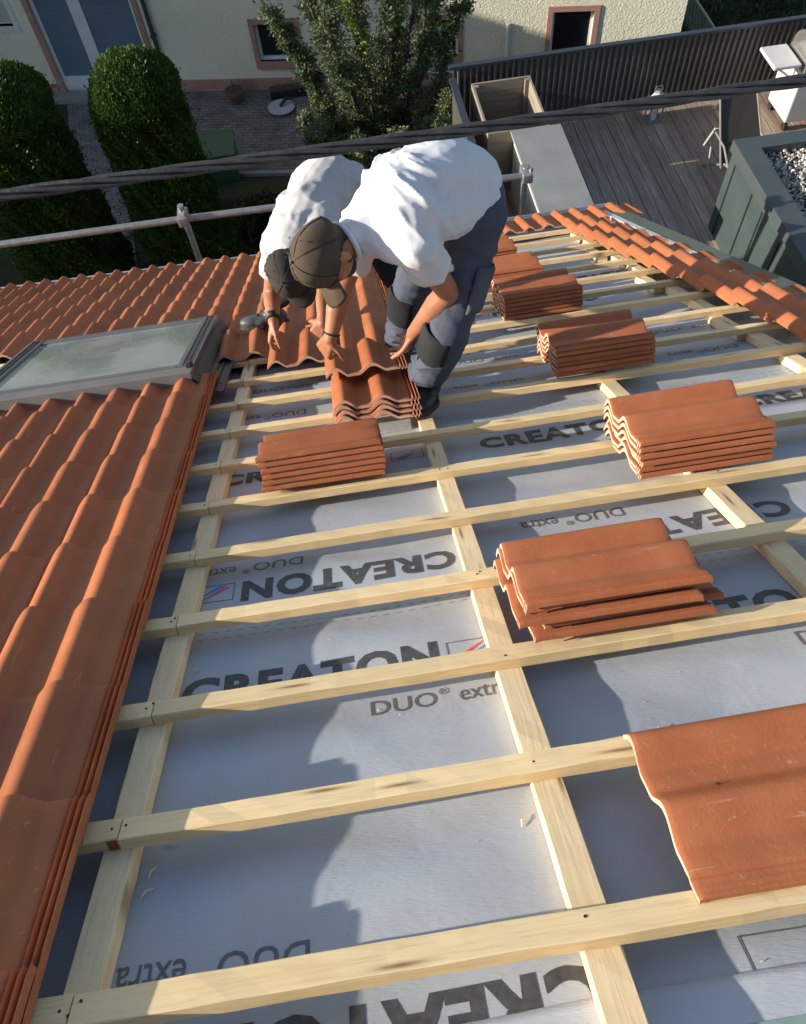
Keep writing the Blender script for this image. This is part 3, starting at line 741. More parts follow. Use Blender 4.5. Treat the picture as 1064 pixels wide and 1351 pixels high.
bm = tube(bmesh.new(), [(-2.66, -.07, .9), (-2.66, -.07, 5.9)], .045, 12); tube(bm, [(-2.66, -.02, 1.25), (-2.66, -.12, 1.25)], .06, 8)
bmobj('downpipe', bm, DARKMET, nh, I4, 40)
bm = tube(bmesh.new(), [(4.62, -.04, .0), (4.62, -.04, 1.25)], .03, 10); bmobj('vent_pipe', bm, WHITE, nh, I4, 40)

# chain-link fence beside the house
ch = empty('wire_fence', T(8.02, 15.3, GZ)); tag(ch, 'chain-link fence with a steel rail beside the corner of the cream house', 'fence')
for y in (0, 2.0, 4.0): bmobj('fence_post', tube(bmesh.new(), [(0, y, 0), (0, y, .72)], .02, 8), GALV, ch, I4, 40)
bmobj('top_rail', tube(bmesh.new(), [(0, -.3, .70), (0, 5, .70)], .022, 8), GALV, ch, I4, 40)
bm = bmesh.new()
for k in range(-7, 52):
    for s in (1, -1):
        ya = k * .1; yb = ya + .68 * s
        if min(ya, yb) < -.3 or max(ya, yb) > 5: continue
        tube(bm, [(0, ya, .01), (0, yb, .69)], .004, 4, False)
bmobj('mesh', bm, GALV, ch, I4)

# unseen house added on the left, outside the picture, to shade the garden
oh = empty('shading_house', T(-17, 15.5, GZ)); tag(oh, 'unseen house added left of the garden to shade it', 'house')
bmobj('wall', B(-4, 2.6, -7.2, 9.5, 0, 6.1), RP, oh, I4)
bm = bmesh.new(); v = [bm.verts.new(q) for q in ((3.0, -7.6, 5.9), (3.0, 9.9, 5.9), (-.7, 9.9, 8.0), (-.7, -7.6, 8.0), (-4.4, 9.9, 5.9), (-4.4, -7.6, 5.9))]
bm.faces.new((v[0], v[1], v[2], v[3])); bm.faces.new((v[3], v[2], v[4], v[5])); bm.faces.new((v[0], v[3], v[5])); bm.faces.new((v[1], v[4], v[2])); bm.faces.new((v[0], v[5], v[4], v[1]))
bmobj('roof', bm, CLAY, oh, I4)

# ------------------------------------------------------------------ foliage
def leaf_mat(name, c1, c2, c3):
    m, t, b = newmat(name, .55, .35); co = coords(t)
    n = N(t, 'ShaderNodeTexNoise', i_Scale=3.2, i_Detail=5); t.links.new(co, n.inputs[0])
    n2 = N(t, 'ShaderNodeTexNoise', i_Scale=35, i_Detail=2); t.links.new(co, n2.inputs[0])
    c = ramp(t, n.outputs[0], [(.35, c1), (.65, c2)]); c = mix(t, c, c3, ramp(t, n2.outputs[0], [(.5, (0, 0, 0)), (.75, (.8, .8, .8))]))
    t.links.new(c, b.inputs['Base Color'])
    tr = N(t, 'ShaderNodeBsdfTranslucent'); t.links.new(c, tr.inputs[0]); mx = N(t, 'ShaderNodeMixShader'); mx.inputs[0].default_value = .25
    out = t.nodes['Material Output']; t.links.new(b.outputs[0], mx.inputs[1]); t.links.new(tr.outputs[0], mx.inputs[2]); t.links.new(mx.outputs[0], out.inputs[0]); return m
THUJA = leaf_mat('thuja_leaf', (.038, .080, .014), (.072, .135, .024), (.13, .20, .038))
LEAF = leaf_mat('pear_leaf', (.060, .090, .038), (.10, .14, .06), (.18, .22, .11))
LEAFY = leaf_mat('yellow_green_leaf', (.10, .17, .02), (.16, .24, .03), (.2, .28, .05))
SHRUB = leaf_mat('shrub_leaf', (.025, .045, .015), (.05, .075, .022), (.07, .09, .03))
BARK = simple('bark', (.06, .045, .03), (.12, .09, .065), 14, .9, .1, bs=.8, bscale=30, bdist=.02)
def leaves(name, P, Nn, size, mat, parent, aspect=.5, droop=None):
    """one leaf (a folded diamond of 2 triangles + mid rib) at each point"""
    n = len(P); d = rng.normal(size=(n, 3)) * .6 + (np.array(droop) if droop is not None else 0) + Nn * .8
    d /= np.linalg.norm(d, axis=1)[:, None]
    r = rng.normal(size=(n, 3)); s = np.cross(d, r); s /= np.linalg.norm(s, axis=1)[:, None]; up = np.cross(s, d)
    L = size * rng.uniform(.6, 1.4, n)[:, None]
    a = P; b_ = P + d * L * .5 + s * L * aspect * .5 + up * L * .08; c = P + d * L; e = P + d * L * .5 - s * L * aspect * .5 + up * L * .08
    V = np.stack([a, b_, c, e], 1).reshape(-1, 3)
    me = bpy.data.meshes.new(name); me.vertices.add(4 * n); me.vertices.foreach_set('co', V.ravel())
    me.loops.add(6 * n); me.polygons.add(2 * n)
    i = np.arange(n)[:, None] * 4; me.loops.foreach_set('vertex_index', (i + np.array([0, 1, 2, 0, 2, 3])).ravel().astype(np.int32))
    me.polygons.foreach_set('loop_start', np.arange(2 * n, dtype=np.int32) * 3); me.update(calc_edges=True)
    return link(name, me, mat, parent, Matrix.Identity(4))
def hedge(x, y, rx, ry, top, label, seed):
    r = np.random.default_rng(seed); H = top - GZ
    root = empty('thuja_column', T(x, y, GZ)); tag(root, label, 'conifer', 'clipped conifer columns in the garden')
    n = 150000
    t_ = r.uniform(0, 1, n); th = r.uniform(0, 2 * np.pi, n)
    capz = .55
    # superellipse plan, domed top
    h = t_ ** .8 * H
    dome = np.where(h > H - capz, np.sqrt(np.clip(1 - ((h - (H - capz)) / capz) ** 2, 0, 1)), 1.0)
    taper = .93 + .07 * np.minimum(1, (H - h) / H * 2) + .10 * (1 - h / H)
    c, s = np.cos(th), np.sin(th); k = (np.abs(c) ** 3 + np.abs(s) ** 3) ** (-1 / 3)
    lump = 1 + .025 * np.sin(th * 31 + h * 23) + .08 * np.sin(th * 5 + h * 3) * np.sin(h * 4.3 + th * 2) + .03 * np.sin(th * 13 + h * 9)
    depth = 1 - r.exponential(.05, n).clip(0, .4) + (r.uniform(0, 1, n) < .06) * r.exponential(.05, n)
    R_ = k * dome * taper * lump * depth
    P = np.stack([c * R_ * rx, s * R_ * ry, h], 1)
    m_ = n // 5; rad = np.sqrt(r.uniform(0, 1, m_)); a = r.uniform(0, 2 * np.pi, m_); ca, sa = np.cos(a), np.sin(a); kk = (np.abs(ca) ** 3 + np.abs(sa) ** 3) ** (-1 / 3)
    zz = (H - capz) + capz * np.sqrt(np.clip(1 - (rad * .98) ** 2, 0, 1)) + r.normal(0, .025, m_) - .02
    P2 = np.stack([ca * kk * rad * rx, sa * kk * rad * ry, zz], 1); P = np.concatenate([P, P2])
    Nn = np.concatenate([np.stack([c, s, .9 * np.ones(n)], 1), np.stack([ca * .4, sa * .4, np.ones(m_)], 1)])
    leaves('crown', P, Nn, .052, THUJA, root, .40, (0, 0, .5))
    bm = bmesh.new(); tube(bm, [(0, 0, 0), (.02, .01, H * .5), (0, 0, H - .4)], [.09, .06, .02], 8); bmobj('trunk', bm, BARK, root, I4)
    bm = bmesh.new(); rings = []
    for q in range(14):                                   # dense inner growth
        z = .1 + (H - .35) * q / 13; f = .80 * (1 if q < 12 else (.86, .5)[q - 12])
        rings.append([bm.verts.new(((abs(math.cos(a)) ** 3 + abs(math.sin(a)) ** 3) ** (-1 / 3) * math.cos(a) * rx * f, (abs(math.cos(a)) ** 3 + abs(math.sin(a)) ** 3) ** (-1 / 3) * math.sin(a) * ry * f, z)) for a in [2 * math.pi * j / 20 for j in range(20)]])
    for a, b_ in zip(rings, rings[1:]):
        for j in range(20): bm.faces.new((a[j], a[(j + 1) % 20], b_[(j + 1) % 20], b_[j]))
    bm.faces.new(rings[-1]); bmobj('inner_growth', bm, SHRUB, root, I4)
hedge(-2.55, 10.3, .56, .62, -3.95, 'clipped conifer column right of the brick path, in front of the garden door', 3)
hedge(-4.28, 10.2, .66, .66, -3.85, 'clipped conifer column at the left edge of the picture', 4)
# pear tree with steep limbs
pt = empty('pear_tree', T(.72, 12.4, GZ)); tag(pt, 'leafy fruit tree with steep limbs in front of the neighbouring house', 'tree')
limbs = []
tops = [(-.52, 11.1, -4.25), (-.62, 11.0, -3.9), (-.25, 11.6, -3.4), (.0, 10.6, -3.3), (.4, 11.3, -3.2), (.75, 10.5, -3.3), (1.1, 11.4, -3.2), (1.45, 10.8, -3.4), (1.75, 11.6, -3.6), (1.9, 10.9, -4.05), (1.5, 10.0, -4.9),
        (-.5, 10.4, -5.35), (-.30, 10.0, -5.0), (.2, 9.6, -5.0), (.8, 9.6, -5.0), (1.35, 9.8, -5.2), (.5, 12.6, -3.4), (-.3, 12.6, -3.8), (1.6, 12.8, -3.9), (.0, 13.4, -4.2), (1.2, 13.2, -4.0), (.35, 9.5, -5.9), (1.2, 9.6, -6.1), (-.35, 9.9, -6.2), (-.55, 11.2, -5.6)]
bm = bmesh.new(); base = Vector((0, 0, 0)); O_ = Vector((.72, 12.4, GZ))
tube(bm, [(0, 0, 0), (.02, -.03, .6), (0, -.05, 1.2)], [.15, .12, .11], 12)
bmobj('trunk', bm, BARK, pt, I4, 60)
PP = []; NN = []; PY = []; NY = []
bm = bmesh.new(); rr = np.random.default_rng(11)
for li, tp in enumerate(tops):
    e = Vector(tp) - O_; pts = []
    for k in range(13):
        s = k / 12; q = Vector((e.x * s ** .62, e.y * s ** .62, 1.0 + (e.z - 1.0) * s)); q += Vector((math.sin(k * .9 + li) * .04, math.cos(k * .7 + li * 2) * .04, 0)); pts.append(q)
    pts[0] = Vector((0, -.04, 1.0)); tube(bm, pts, [.055 * (1 - k / 13) + .006 for k in range(13)], 7)
    for k in range(1, 13):                                 # side twigs with leaf clumps
        for s in range(5):
            a = rr.uniform(0, 6.28); L = rr.uniform(.08, .27) * (1.15 - k / 16); f = rr.uniform(0, 1)
            p0 = pts[k - 1].lerp(pts[k], f); p1 = p0 + Vector((math.cos(a) * L, math.sin(a) * L, L * rr.uniform(.3, 1.0)))
            if k > 5 and s < 2: tube(bm, [p0, p1], [.006, .003], 4, False)
            n = int(rr.uniform(60, 170)); tt = rr.uniform(.15, 1.1, n)[:, None]
            P = np.array(p0) * (1 - tt) + np.array(p1) * tt + rr.normal(0, .045, (n, 3))
            yel = (li in (4, 6, 8) and k > 7 and s < 2)
            (PY if yel else PP).append(P); (NY if yel else NN).append(np.tile(np.array([math.cos(a), math.sin(a), .3]), (n, 1)))
bmobj('limbs', bm, BARK, pt, I4)
leaves('crown', np.concatenate(PP), np.concatenate(NN), 0.046, LEAF, pt, .55, (0, 0, -.1))
leaves('young_leaves', np.concatenate(PY), np.concatenate(NY), .06, LEAFY, pt, .5)
def shrub(x, y, r, h, label, seed, n=9000, mat=None, z0=GZ):
    g = np.random.default_rng(seed); root = empty('shrub', T(x, y, z0)); tag(root, label, 'shrub')
    d = g.normal(size=(n, 3)); d /= np.linalg.norm(d, axis=1)[:, None]; d[:, 2] = abs(d[:, 2])
    rad = g.uniform(.35, 1, n) ** .5 * (1 + .25 * np.sin(d[:, 0] * 7 + seed) * np.sin(d[:, 1] * 6))
    leaves('crown', d * rad[:, None] * np.array([r, r, h]), d, .06, mat or SHRUB, root, .5)
    bm = bmesh.new()
    for k in range(7): a = k * .9; tube(bm, [(0, 0, 0), (math.cos(a) * r * .3, math.sin(a) * r * .3, h * .5), (math.cos(a) * r * .6, math.sin(a) * r * .6, h * .8)], [.015, .01, .004], 5)
    bmobj('stems', bm, BARK, root, I4)
shrub(-1.1, 10.6, .7, .8, 'low dark shrub in the shade below the rear worker', 21)
shrub(-.3, 11.2, .8, .7, 'low dark shrub at the foot of the fruit tree', 22)
shrub(-1.55, 12.6, .55, .55, 'low shrub beside the green garden box', 23)
shrub(.5, 9.2, .7, .9, 'dark shrub between the scaffold and the deck', 24)
g_ = np.random.default_rng(5)
n = 60000; P = np.stack([g_.uniform(-8, 1.4, n), g_.uniform(6, 13.5, n), np.full(n, GZ + .0)], 1)
P = P[(np.sin(P[:, 0] * 2.3) + np.sin(P[:, 1] * 1.9 + P[:, 0]) > -.6) & ((P[:, 0] < -5.5) | (P[:, 0] > -4.2))]
tag(leaves('grass', P, np.tile(np.array([0, 0, 1.2]), (len(P), 1)), .09, SHRUB, None, .16), 'sparse rough grass on the shaded garden soil', 'grass', kind='stuff')
n = 30000; P = np.stack([g_.uniform(7.2, 22, n), g_.uniform(13, 30, n), np.full(n, GZ)], 1)
tag(leaves('ground_cover', P, np.tile(np.array([0, 0, .8]), (n, 1)), .22, SHRUB, None, .35), 'dark ground cover right of the cream house', 'ground cover', kind='stuff')

# garden bits
gb = empty('garden_box', T(-2.38, 14.45, GZ)); tag(gb, 'low green garden storage box behind the clipped conifer', 'box')
GP = simple('green_plastic', (.02, .055, .03), (.03, .075, .04), 4, .5)
bmobj('body', B(-.36, .36, -.40, .40, 0, .55, bev=.02), GP, gb, I4); bmobj('lid', B(-.39, .39, -.43, .43, .552, .62, bev=.02), simple('green_lid', (.035, .085, .05), (.05, .10, .06), 4, .45), gb, I4)
po = empty('flower_pot', T(-2.0, 16.75, GZ)); tag(po, 'terracotta flower pot standing by the pink plinth', 'flower pot')
bm = tube(bmesh.new(), [(0, 0, 0), (0, 0, .2), (0, 0, .22), (0, 0, .29)], [.12, .17, .20, .20], 20); bmobj('pot', bm, simple('old_pot', (.11, .06, .04), (.15, .08, .055), 8, .9), po, I4, 40)
bm = bmesh.new(); tube(bm, [(0, 0, .28), (0, .02, .5)], [.014, .008], 6); tube(bm, [(0, 0, .285), (0, 0, .295)], .17, 16); bmobj('dry_plant', bm, BARK, po, I4)
bo = empty('white_bowl', T(-1.05, 16.2, GZ)); tag(bo, 'pale bowl with a dark handle lying on the patio beneath the small window', 'bowl')
bm = tube(bmesh.new(), [(0, 0, .02), (0, 0, .05), (0, 0, .10), (0, 0, .102), (0, 0, .06)], [.12, .22, .29, .27, .15], 24); bmobj('basin', bm, simple('pale_plastic', (.34, .37, .40), (.42, .44, .46), 5, .5), bo, I4, 40)
bm = tube(bmesh.new(), [(-.02, .0, .12), (.12, .1, .2), (.3, .12, .18)], [.03, .035, .02], 8); bmobj('handle', bm, BLACK, bo, I4)
bx = empty('window_trough', T(-.75, 16.72, GZ)); tag(bx, 'long dark plant trough on the patio beneath the small window', 'trough')
bmobj('trough', B(-.5, .5, -.12, .12, 0, .2, bev=.015), BLACK, bx, I4); bmobj('soil', B(-.47, .47, -.1, .1, .19, .205), BARK, bx, I4)

# ------------------------------------------------------------------ deck terrace
DZ = -5.0
def deck_mat():
    m, t, b = newmat('weathered_decking', .5, .4); tc = N(t, 'ShaderNodeTexCoord')
    mp = N(t, 'ShaderNodeMapping'); mp.inputs['Scale'].default_value = (38, 1.3, 1); t.links.new(tc.outputs['Object'], mp.inputs[0])
    n = N(t, 'ShaderNodeTexNoise', i_Scale=1.5, i_Detail=7, i_Roughness=.7); t.links.new(mp.outputs[0], n.inputs[0])
    mp2 = N(t, 'ShaderNodeMapping'); mp2.inputs['Scale'].default_value = (7.1, .05, 1); t.links.new(tc.outputs['Object'], mp2.inputs[0])
    w_ = N(t, 'ShaderNodeTexWhiteNoise', noise_dimensions='1D'); sx = N(t, 'ShaderNodeSeparateXYZ'); t.links.new(mp2.outputs[0], sx.inputs[0]); fl = N(t, 'ShaderNodeMath', operation='FLOOR'); t.links.new(sx.outputs[0], fl.inputs[0]); t.links.new(fl.outputs[0], w_.inputs['W'])
    c = ramp(t, n.outputs[0], [(.3, (.17, .12, .09)), (.5, (.36, .27, .205)), (.68, (.58, .46, .36))])
    c = mix(t, c, (.15, .115, .09), ramp(t, w_.outputs[0], [(.2, (0, 0, 0)), (1, (.45, .45, .45))]))
    t.links.new(c, b.inputs['Base Color']); bump(t, b, n.outputs[0], .4, .004); return m
DK = deck_mat()
terr = empty('roof_terrace', T(3.4, 7, DZ)); tag(terr, 'raised terrace with weathered timber decking right of the garden', 'terrace')
bm = bmesh.new(); x = -1.93; k = 0
while x < 4.2:
    dz = random.uniform(-.003, .003); box(bm, x, x + .134, -4.5, 2.42 , -.028, dz, bev=.004); x += .141
bmobj('decking', bm, DK, terr, I4)
bmobj('terrace_block', B(-1.97, 4.3, -4.5, 2.48, -3.5, -.03), simple('dark_substructure', (.05, .05, .05), (.08, .08, .08), 3, .9), terr, I4)
# corrugated metal parapet
cf = empty('corrugated_parapet', T(3.4, 9.42, DZ)); tag(cf, 'anthracite corrugated metal parapet round the timber deck', 'parapet')
def corr(L, H, pitch=.076, amp=.016, yfun=None):
    bm = bmesh.new(); n = int(L / pitch * 8); lo = []; up = []
    for i in range(n + 1):
        x = L * i / n; y = amp * max(-1, min(1, 1.5 * math.sin(2 * math.pi * x / pitch))); lo.append(bm.verts.new((x, y, 0))); up.append(bm.verts.new((x, y, H)))
    for i in range(n): bm.faces.new((lo[i], lo[i + 1], up[i + 1], up[i]))
    return bm
CORR = simple('anthracite_sheet', (.105, .098, .088), (.13, .12, .105), 2, .45, .4, .2)
RAIL = simple('dark_blue_grey_cap', (.045, .055, .075), (.06, .07, .09), 2, .4, .4, .3)
bmobj('sheet_panel', corr(5.9, .84), CORR, cf, T(-1.93, -.005, .03))
bmobj('sheet_panel', corr(5.4, .72), CORR, cf, T(-1.955, -.06, .03) @ Matrix.Rotation(R(-90), 4, 'Z'))
bmobj('cap_rail', B(-2.0, 4.1, -.035, .035, .872, .905), RAIL, cf, I4); bmobj('cap_rail', B(-2.0, -1.92, -5.4, -.037, .753, .786), RAIL, cf, I4)
for x in (-1.9, .0, 2.0, 4.0): bmobj('post', B(x - .03, x + .03, .03, .075, -.3, .87), RAIL, cf, I4)
for y in (-1.8, -3.4, -5.0): bmobj('post', B(-2.03, -1.985, y - .03, y + .03, -.3, .75), RAIL, cf, I4)
# timber planter box
pl = empty('timber_planter', T(2.0, 8.66, DZ)); tag(pl, 'open slatted timber planter box in the corner of the deck', 'planter')
OLDW = wood_mat('weathered_board', (.20, .165, .125), (.30, .25, .19), 'X', False, .85); OLDWY = wood_mat('weathered_board_y', (.20, .165, .125), (.30, .25, .19), 'Y', False, .85)
for k in range(6):
    z = .01 + k * .132
    bmobj('board', B(-.36, .36, .50, .525, z, z + .126), OLDW, pl, I4); bmobj('board', B(-.36, .36, -.50, -.475, z, z + .126), OLDW, pl, I4)
    bmobj('board', B(.335, .36, -.474, .499, z, z + .126), OLDWY, pl, I4); bmobj('board', B(-.36, -.335, -.474, .499, z, z + .126), OLDWY, pl, I4)
for x in (-.31, .31):
    for y in (-.45, .45): bmobj('corner_post', B(x - .024, x + .024, y - .024, y + .024, 0, .80), OLDWY, pl, I4)
bm = bmesh.new()
for k in range(9):
    bmesh.ops.create_icosphere(bm, subdivisions=2, radius=random.uniform(.07, .13), matrix=T(random.uniform(-.24, .24), random.uniform(-.3, .35), .2 + random.uniform(0, .15)) @ Matrix.Diagonal((1.2, 1, .7, 1)))
for v in bm.verts: v.co += Vector([noise.noise(v.co * 9 + Vector((q, 0, 0))) for q in (0, 9, 20)]) * .06
tag(bmobj('plastic_sheet', bm, simple('crumpled_plastic', (.05, .16, .12), (.22, .30, .38), 9, .35, .5), None, pl.matrix_world.copy(), 0), 'crumpled green and blue plastic inside the timber planter', 'plastic sheet')
# storage box with grey lid
sb = empty('storage_chest', T(2.2, 7.43, DZ)); tag(sb, 'long cream storage chest with flat grey lid on the deck', 'chest')
bmobj('body', B(-.26, .26, -.70, .70, 0, .765, bev=.006), simple('cream_panel', (.62, .60, .50), (.68, .66, .56), 2, .6), sb, I4)
bmobj('lid', B(-.30, .29, -.73, .73, .766, .80, bev=.006), simple('grey_lid', (.20, .21, .20), (.27, .275, .26), 2.5, .6, bs=.1, bscale=20), sb, I4)
# lantern
la = empty('lantern', T(4.03, 9.12, DZ)); tag(la, 'small metal lantern on the deck against the corrugated parapet', 'lantern')
bm = bmesh.new(); box(bm, -.09, .09, -.09, .09, 0, .02, bev=.004)
for sx in (-1, 1):
    for sy in (-1, 1): box(bm, sx * .078 - .008, sx * .078 + .008, sy * .078 - .008, sy * .078 + .008, .02, .30)
tube(bm, [(0, 0, .30), (0, 0, .31), (0, 0, .38), (0, 0, .41)], [.12, .12, .05, .04], 4); bmobj('cage', bm, GALV, la, I4)
bm = bmesh.new(); tube(bm, [(-.05, 0, .40), (-.04, 0, .46), (.04, 0, .46), (.05, 0, .40)], .005, 6); bmobj('handle', bm, GALV, la, I4)
bmobj('candle', tube(bmesh.new(), [(0, 0, .021), (0, 0, .14)], .035, 14), WHITE, la, I4, 40)
# sling lounger, its back raised
lo = empty('deck_chair', T(4.45, 8.0, DZ) @ Matrix.Rotation(R(8), 4, 'Z')); tag(lo, 'brown sling deck chair with a white strap standing behind the green enclosure', 'deck chair')
SLING = simple('brown_sling', (.050, .042, .032), (.07, .06, .047), 120, .8); PF = simple('chair_frame', (.16, .15, .13), (.22, .21, .19), 5, .4)
def slab(pts, th):
    bm = bmesh.new(); a = [bm.verts.new(p) for p in pts]; d = (Vector(pts[1]) - Vector(pts[0])).cross(Vector(pts[-1]) - Vector(pts[0])).normalized() * th
    b_ = [bm.verts.new(Vector(p) + d) for p in pts]; bm.faces.new(a[::-1]); bm.faces.new(b_)
    n = len(pts)
    for i in range(n): bm.faces.new((a[i], a[(i + 1) % n], b_[(i + 1) % n], b_[i]))
    return bm
bp = [(-.14, -.30, .26), (-.08, .02, .60), (-.05, .20, .80), (.0, .26, .85), (.36, .28, .85), (.42, .23, .82), (.40, -.28, .30)]
bmobj('backrest', slab(bp, .008), SLING, lo, I4)
bm = tube(bmesh.new(), bp + [bp[0]], .013, 8); bmobj('back_frame', bm, PF, lo, I4, 40)
bmobj('seat', slab([(-.10, -.30, .30), (.40, -.28, .30), (.42, -.85, .36), (-.08, -.87, .36)], .008), SLING, lo, I4)
bm = bmesh.new()
for x in (-.10, .41):
    tube(bm, [(x, -.86, .36), (x, -.30, .295), (x, .12, .0)], .013, 8); tube(bm, [(x, -.75, .0), (x, -.2, .45), (x, .05, .5)], .013, 8)
bmobj('leg_frame', bm, PF, lo, I4, 40)
st = bmesh.new(); WHT2 = simple('webbing', (.35, .34, .30), (.42, .41, .37), 9, .7); tube(st, [(-.24, .0, .38), (-.10, .06, .52), (.06, .03, .50)], [.014, .02, .014], 8); tube(st, [(-.13, .05, .52), (-.13, .0, .34), (-.15, -.08, .12), (-.13, -.12, .06)], .011, 8); bmobj('strap', st, WHT2, lo, I4, 40)
# barbecue trolley
bb = empty('barbecue', T(5.75, 8.78, DZ)); tag(bb, 'white and steel barbecue trolley with folding side shelf at the right end of the deck', 'barbecue')
BW = simple('barbecue_white', (.55, .54, .50), (.63, .62, .58), 4, .4, .5); SS = simple('stainless', (.45, .43, .40), (.55, .53, .5), 4, .25, .5, .8)
bmobj('cabinet', B(-.25, .65, -.27, .27, .12, .72, bev=.02), BW, bb, I4)
bmobj('firebox', B(-.22, .65, -.25, .25, .721, .86, bev=.02), SS, bb, I4)
bm = bmesh.new(); L_ = [(math.cos(a) * .25, math.sin(a) * .22) for a in [math.pi * k / 10 for k in range(11)]]
for (y0, z0), (y1, z1) in zip(L_, L_[1:]): bm.faces.new([bm.verts.new(q) for q in ((-.20, y0, .862 + z0), (.65, y0, .862 + z0), (.65, y1, .862 + z1), (-.20, y1, .862 + z1))])
for X in (-.20, .65): bm.faces.new([bm.verts.new((X, y, .862 + z)) for y, z in L_])
bmobj('hood', bm, SS, bb, I4, 30)
bmobj('side_shelf', B(-.60, -.27, -.22, .24, .80, .84, bev=.012), BW, bb, I4)
bmobj('shelf_bracket', tube(bmesh.new(), [(-.55, -.1, .79), (-.26, -.1, .6)], .014, 8), BW, bb, I4)
for x in (-.2, .6):
    for y in (-.22, .22): bmobj('castor', tube(bmesh.new(), [(x - .02, y, .05), (x + .02, y, .05)], .05, 14), BLACK, bb, I4, 40); bmobj('leg', tube(bmesh.new(), [(x, y, .05), (x, y, .125)], .014, 8), DARKMET, bb, I4)
# green enclosure with gravel roof
ge = empty('gravel_roof_enclosure', T(4.04, 7.02, DZ)); tag(ge, 'low dark green clad enclosure with a gravel-covered flat roof beside the deck', 'enclosure')
bm = bmesh.new(); box(bm, .0, 3.0, -3.6, 0, .0, .9); bmobj('cladding', bm, GREEN_P, ge, I4)
for y in (-.14, -.62, -.9, -1.35, -1.95, -2.4): bmobj('joint', B(-.006, .0, y - .012, y + .012, .02, .899), GAP, ge, I4)
bm = bmesh.new()
box(bm, -.03, .20, -3.6, .02, .98, 1.10, bev=.004); box(bm, .2005, 3.0, -.17, .02, .98, 1.10, bev=.004); box(bm, .0, .03, -3.6, -.001, .902, .98)
bmobj('parapet_cap', bm, simple('dark_green_cap', (.065, .080, .082), (.085, .10, .102), 3, .4, .4, .2), ge, I4)
bmobj('roof_slab', B(.17, 3.0, -3.6, -.17, .902, .975), DARKMET, ge, I4)
gn = 9000; bm = bmesh.new(); bmesh.ops.create_icosphere(bm, subdivisions=1, radius=1); bv = np.array([v.co for v in bm.verts]); bf = np.array([[v.index for v in f.verts] for f in bm.faces]); bm.free()
P = np.stack([g_.uniform(.2, 1.9, gn), g_.uniform(-2.6, -.17, gn), g_.uniform(.98, 1.03, gn)], 1); S_ = g_.uniform(.009, .021, (gn, 1)) * g_.uniform(.6, 1.4, (gn, 3))
V = (bv[None] * (1 + g_.normal(0, .12, (gn, 12, 1))) * S_[:, None] + P[:, None]).reshape(-1, 3); F = (bf[None] + (np.arange(gn) * 12)[:, None, None]).reshape(-1, 3)
me = bpy.data.meshes.new('gravel'); me.from_pydata(V.tolist(), [], F.tolist())
def peb():
    m, t, b = newmat('pebbles', .8, .3); co = coords(t); v = N(t, 'ShaderNodeTexVoronoi', i_Scale=28); t.links.new(co, v.inputs[0])
    s = N(t, 'ShaderNodeSeparateColor'); t.links.new(v.outputs['Color'], s.inputs[0]); t.links.new(ramp(t, s.outputs[0], [(0, (.16, .15, .14)), (.4, (.36, .33, .29)), (.8, (.52, .49, .43)), (1, (.65, .63, .6))]), b.inputs['Base Color']); return m
tag(link('gravel', me, peb(), None, ge.matrix_world.copy(), 0), 'light river gravel on the flat roof of the green enclosure', 'gravel', kind='stuff')


# ------------------------------------------------------------------ people
SKIN = None
def skin_mat():
    m, t, b = newmat('skin', .5, .4); co = coords(t); n = N(t, 'ShaderNodeTexNoise', i_Scale=14, i_Detail=5); t.links.new(co, n.inputs[0])
    t.links.new(ramp(t, n.outputs[0], [(.3, (.30, .125, .068)), (.7, (.40, .175, .098))]), b.inputs['Base Color'])
    b.inputs['Subsurface Weight'].default_value = .12; b.inputs['Subsurface Radius'].default_value = (.8, .3, .15); b.inputs['Subsurface Scale'].default_value = .02
    n2 = N(t, 'ShaderNodeTexNoise', i_Scale=90, i_Detail=3); t.links.new(co, n2.inputs[0]); bump(t, b, n2.outputs[0], .2, .002); return m
SKIN = skin_mat()
def cloth(name, c1, c2, sc=5, weave=500, bs=.25):
    m, t, b = newmat(name, .9, .12); co = coords(t)
    n = N(t, 'ShaderNodeTexNoise', i_Scale=sc, i_Detail=6, i_Roughness=.6); t.links.new(co, n.inputs[0])
    c = ramp(t, n.outputs[0], [(.3, c1), (.7, c2)])
    d_ = N(t, 'ShaderNodeTexNoise', i_Scale=3.3, i_Detail=8, i_Roughness=.7, i_Distortion=.8); t.links.new(co, d_.inputs[0])
    c = mix(t, c, tuple(x * .62 + .03 for x in c1), ramp(t, d_.outputs[0], [(.58, (0, 0, 0)), (.72, (.5, .5, .5))]))
    t.links.new(c, b.inputs['Base Color'])
    mp = N(t, 'ShaderNodeMapping'); mp.inputs['Scale'].default_value = (1.3, 1, .55); mp.inputs['Rotation'].default_value = (.3, .5, .2); t.links.new(co, mp.inputs[0])
    k = N(t, 'ShaderNodeTexNoise', i_Scale=6.5, i_Detail=2.5, i_Roughness=.45, i_Distortion=.9); k.noise_type = 'RIDGED_MULTIFRACTAL'; t.links.new(mp.outputs[0], k.inputs[0])
    bump(t, b, k.outputs[0], .55, .012); return m
TEE = cloth('white_cotton', (.60, .61, .64), (.68, .69, .71)); TEEG = cloth('pale_grey_cotton', (.44, .44, .45), (.52, .52, .52))
TROU = cloth('blue_grey_workwear', (.058, .068, .095), (.088, .100, .132)); TGREY = cloth('grey_workwear_panel', (.20, .20, .20), (.27, .265, .26)); TBLK = cloth('black_workwear', (.016, .017, .02), (.035, .036, .04))
CAP = cloth('taupe_cap', (.070, .052, .037), (.105, .080, .058), 9); CAPB = cloth('black_cap', (.035, .032, .030), (.055, .05, .045), 9)
HAIR = simple('dark_hair', (.02, .012, .008), (.05, .03, .018), 60, .5, .4, bs=.9, bscale=160, bdist=.006, stretch=(1, 1, 3))
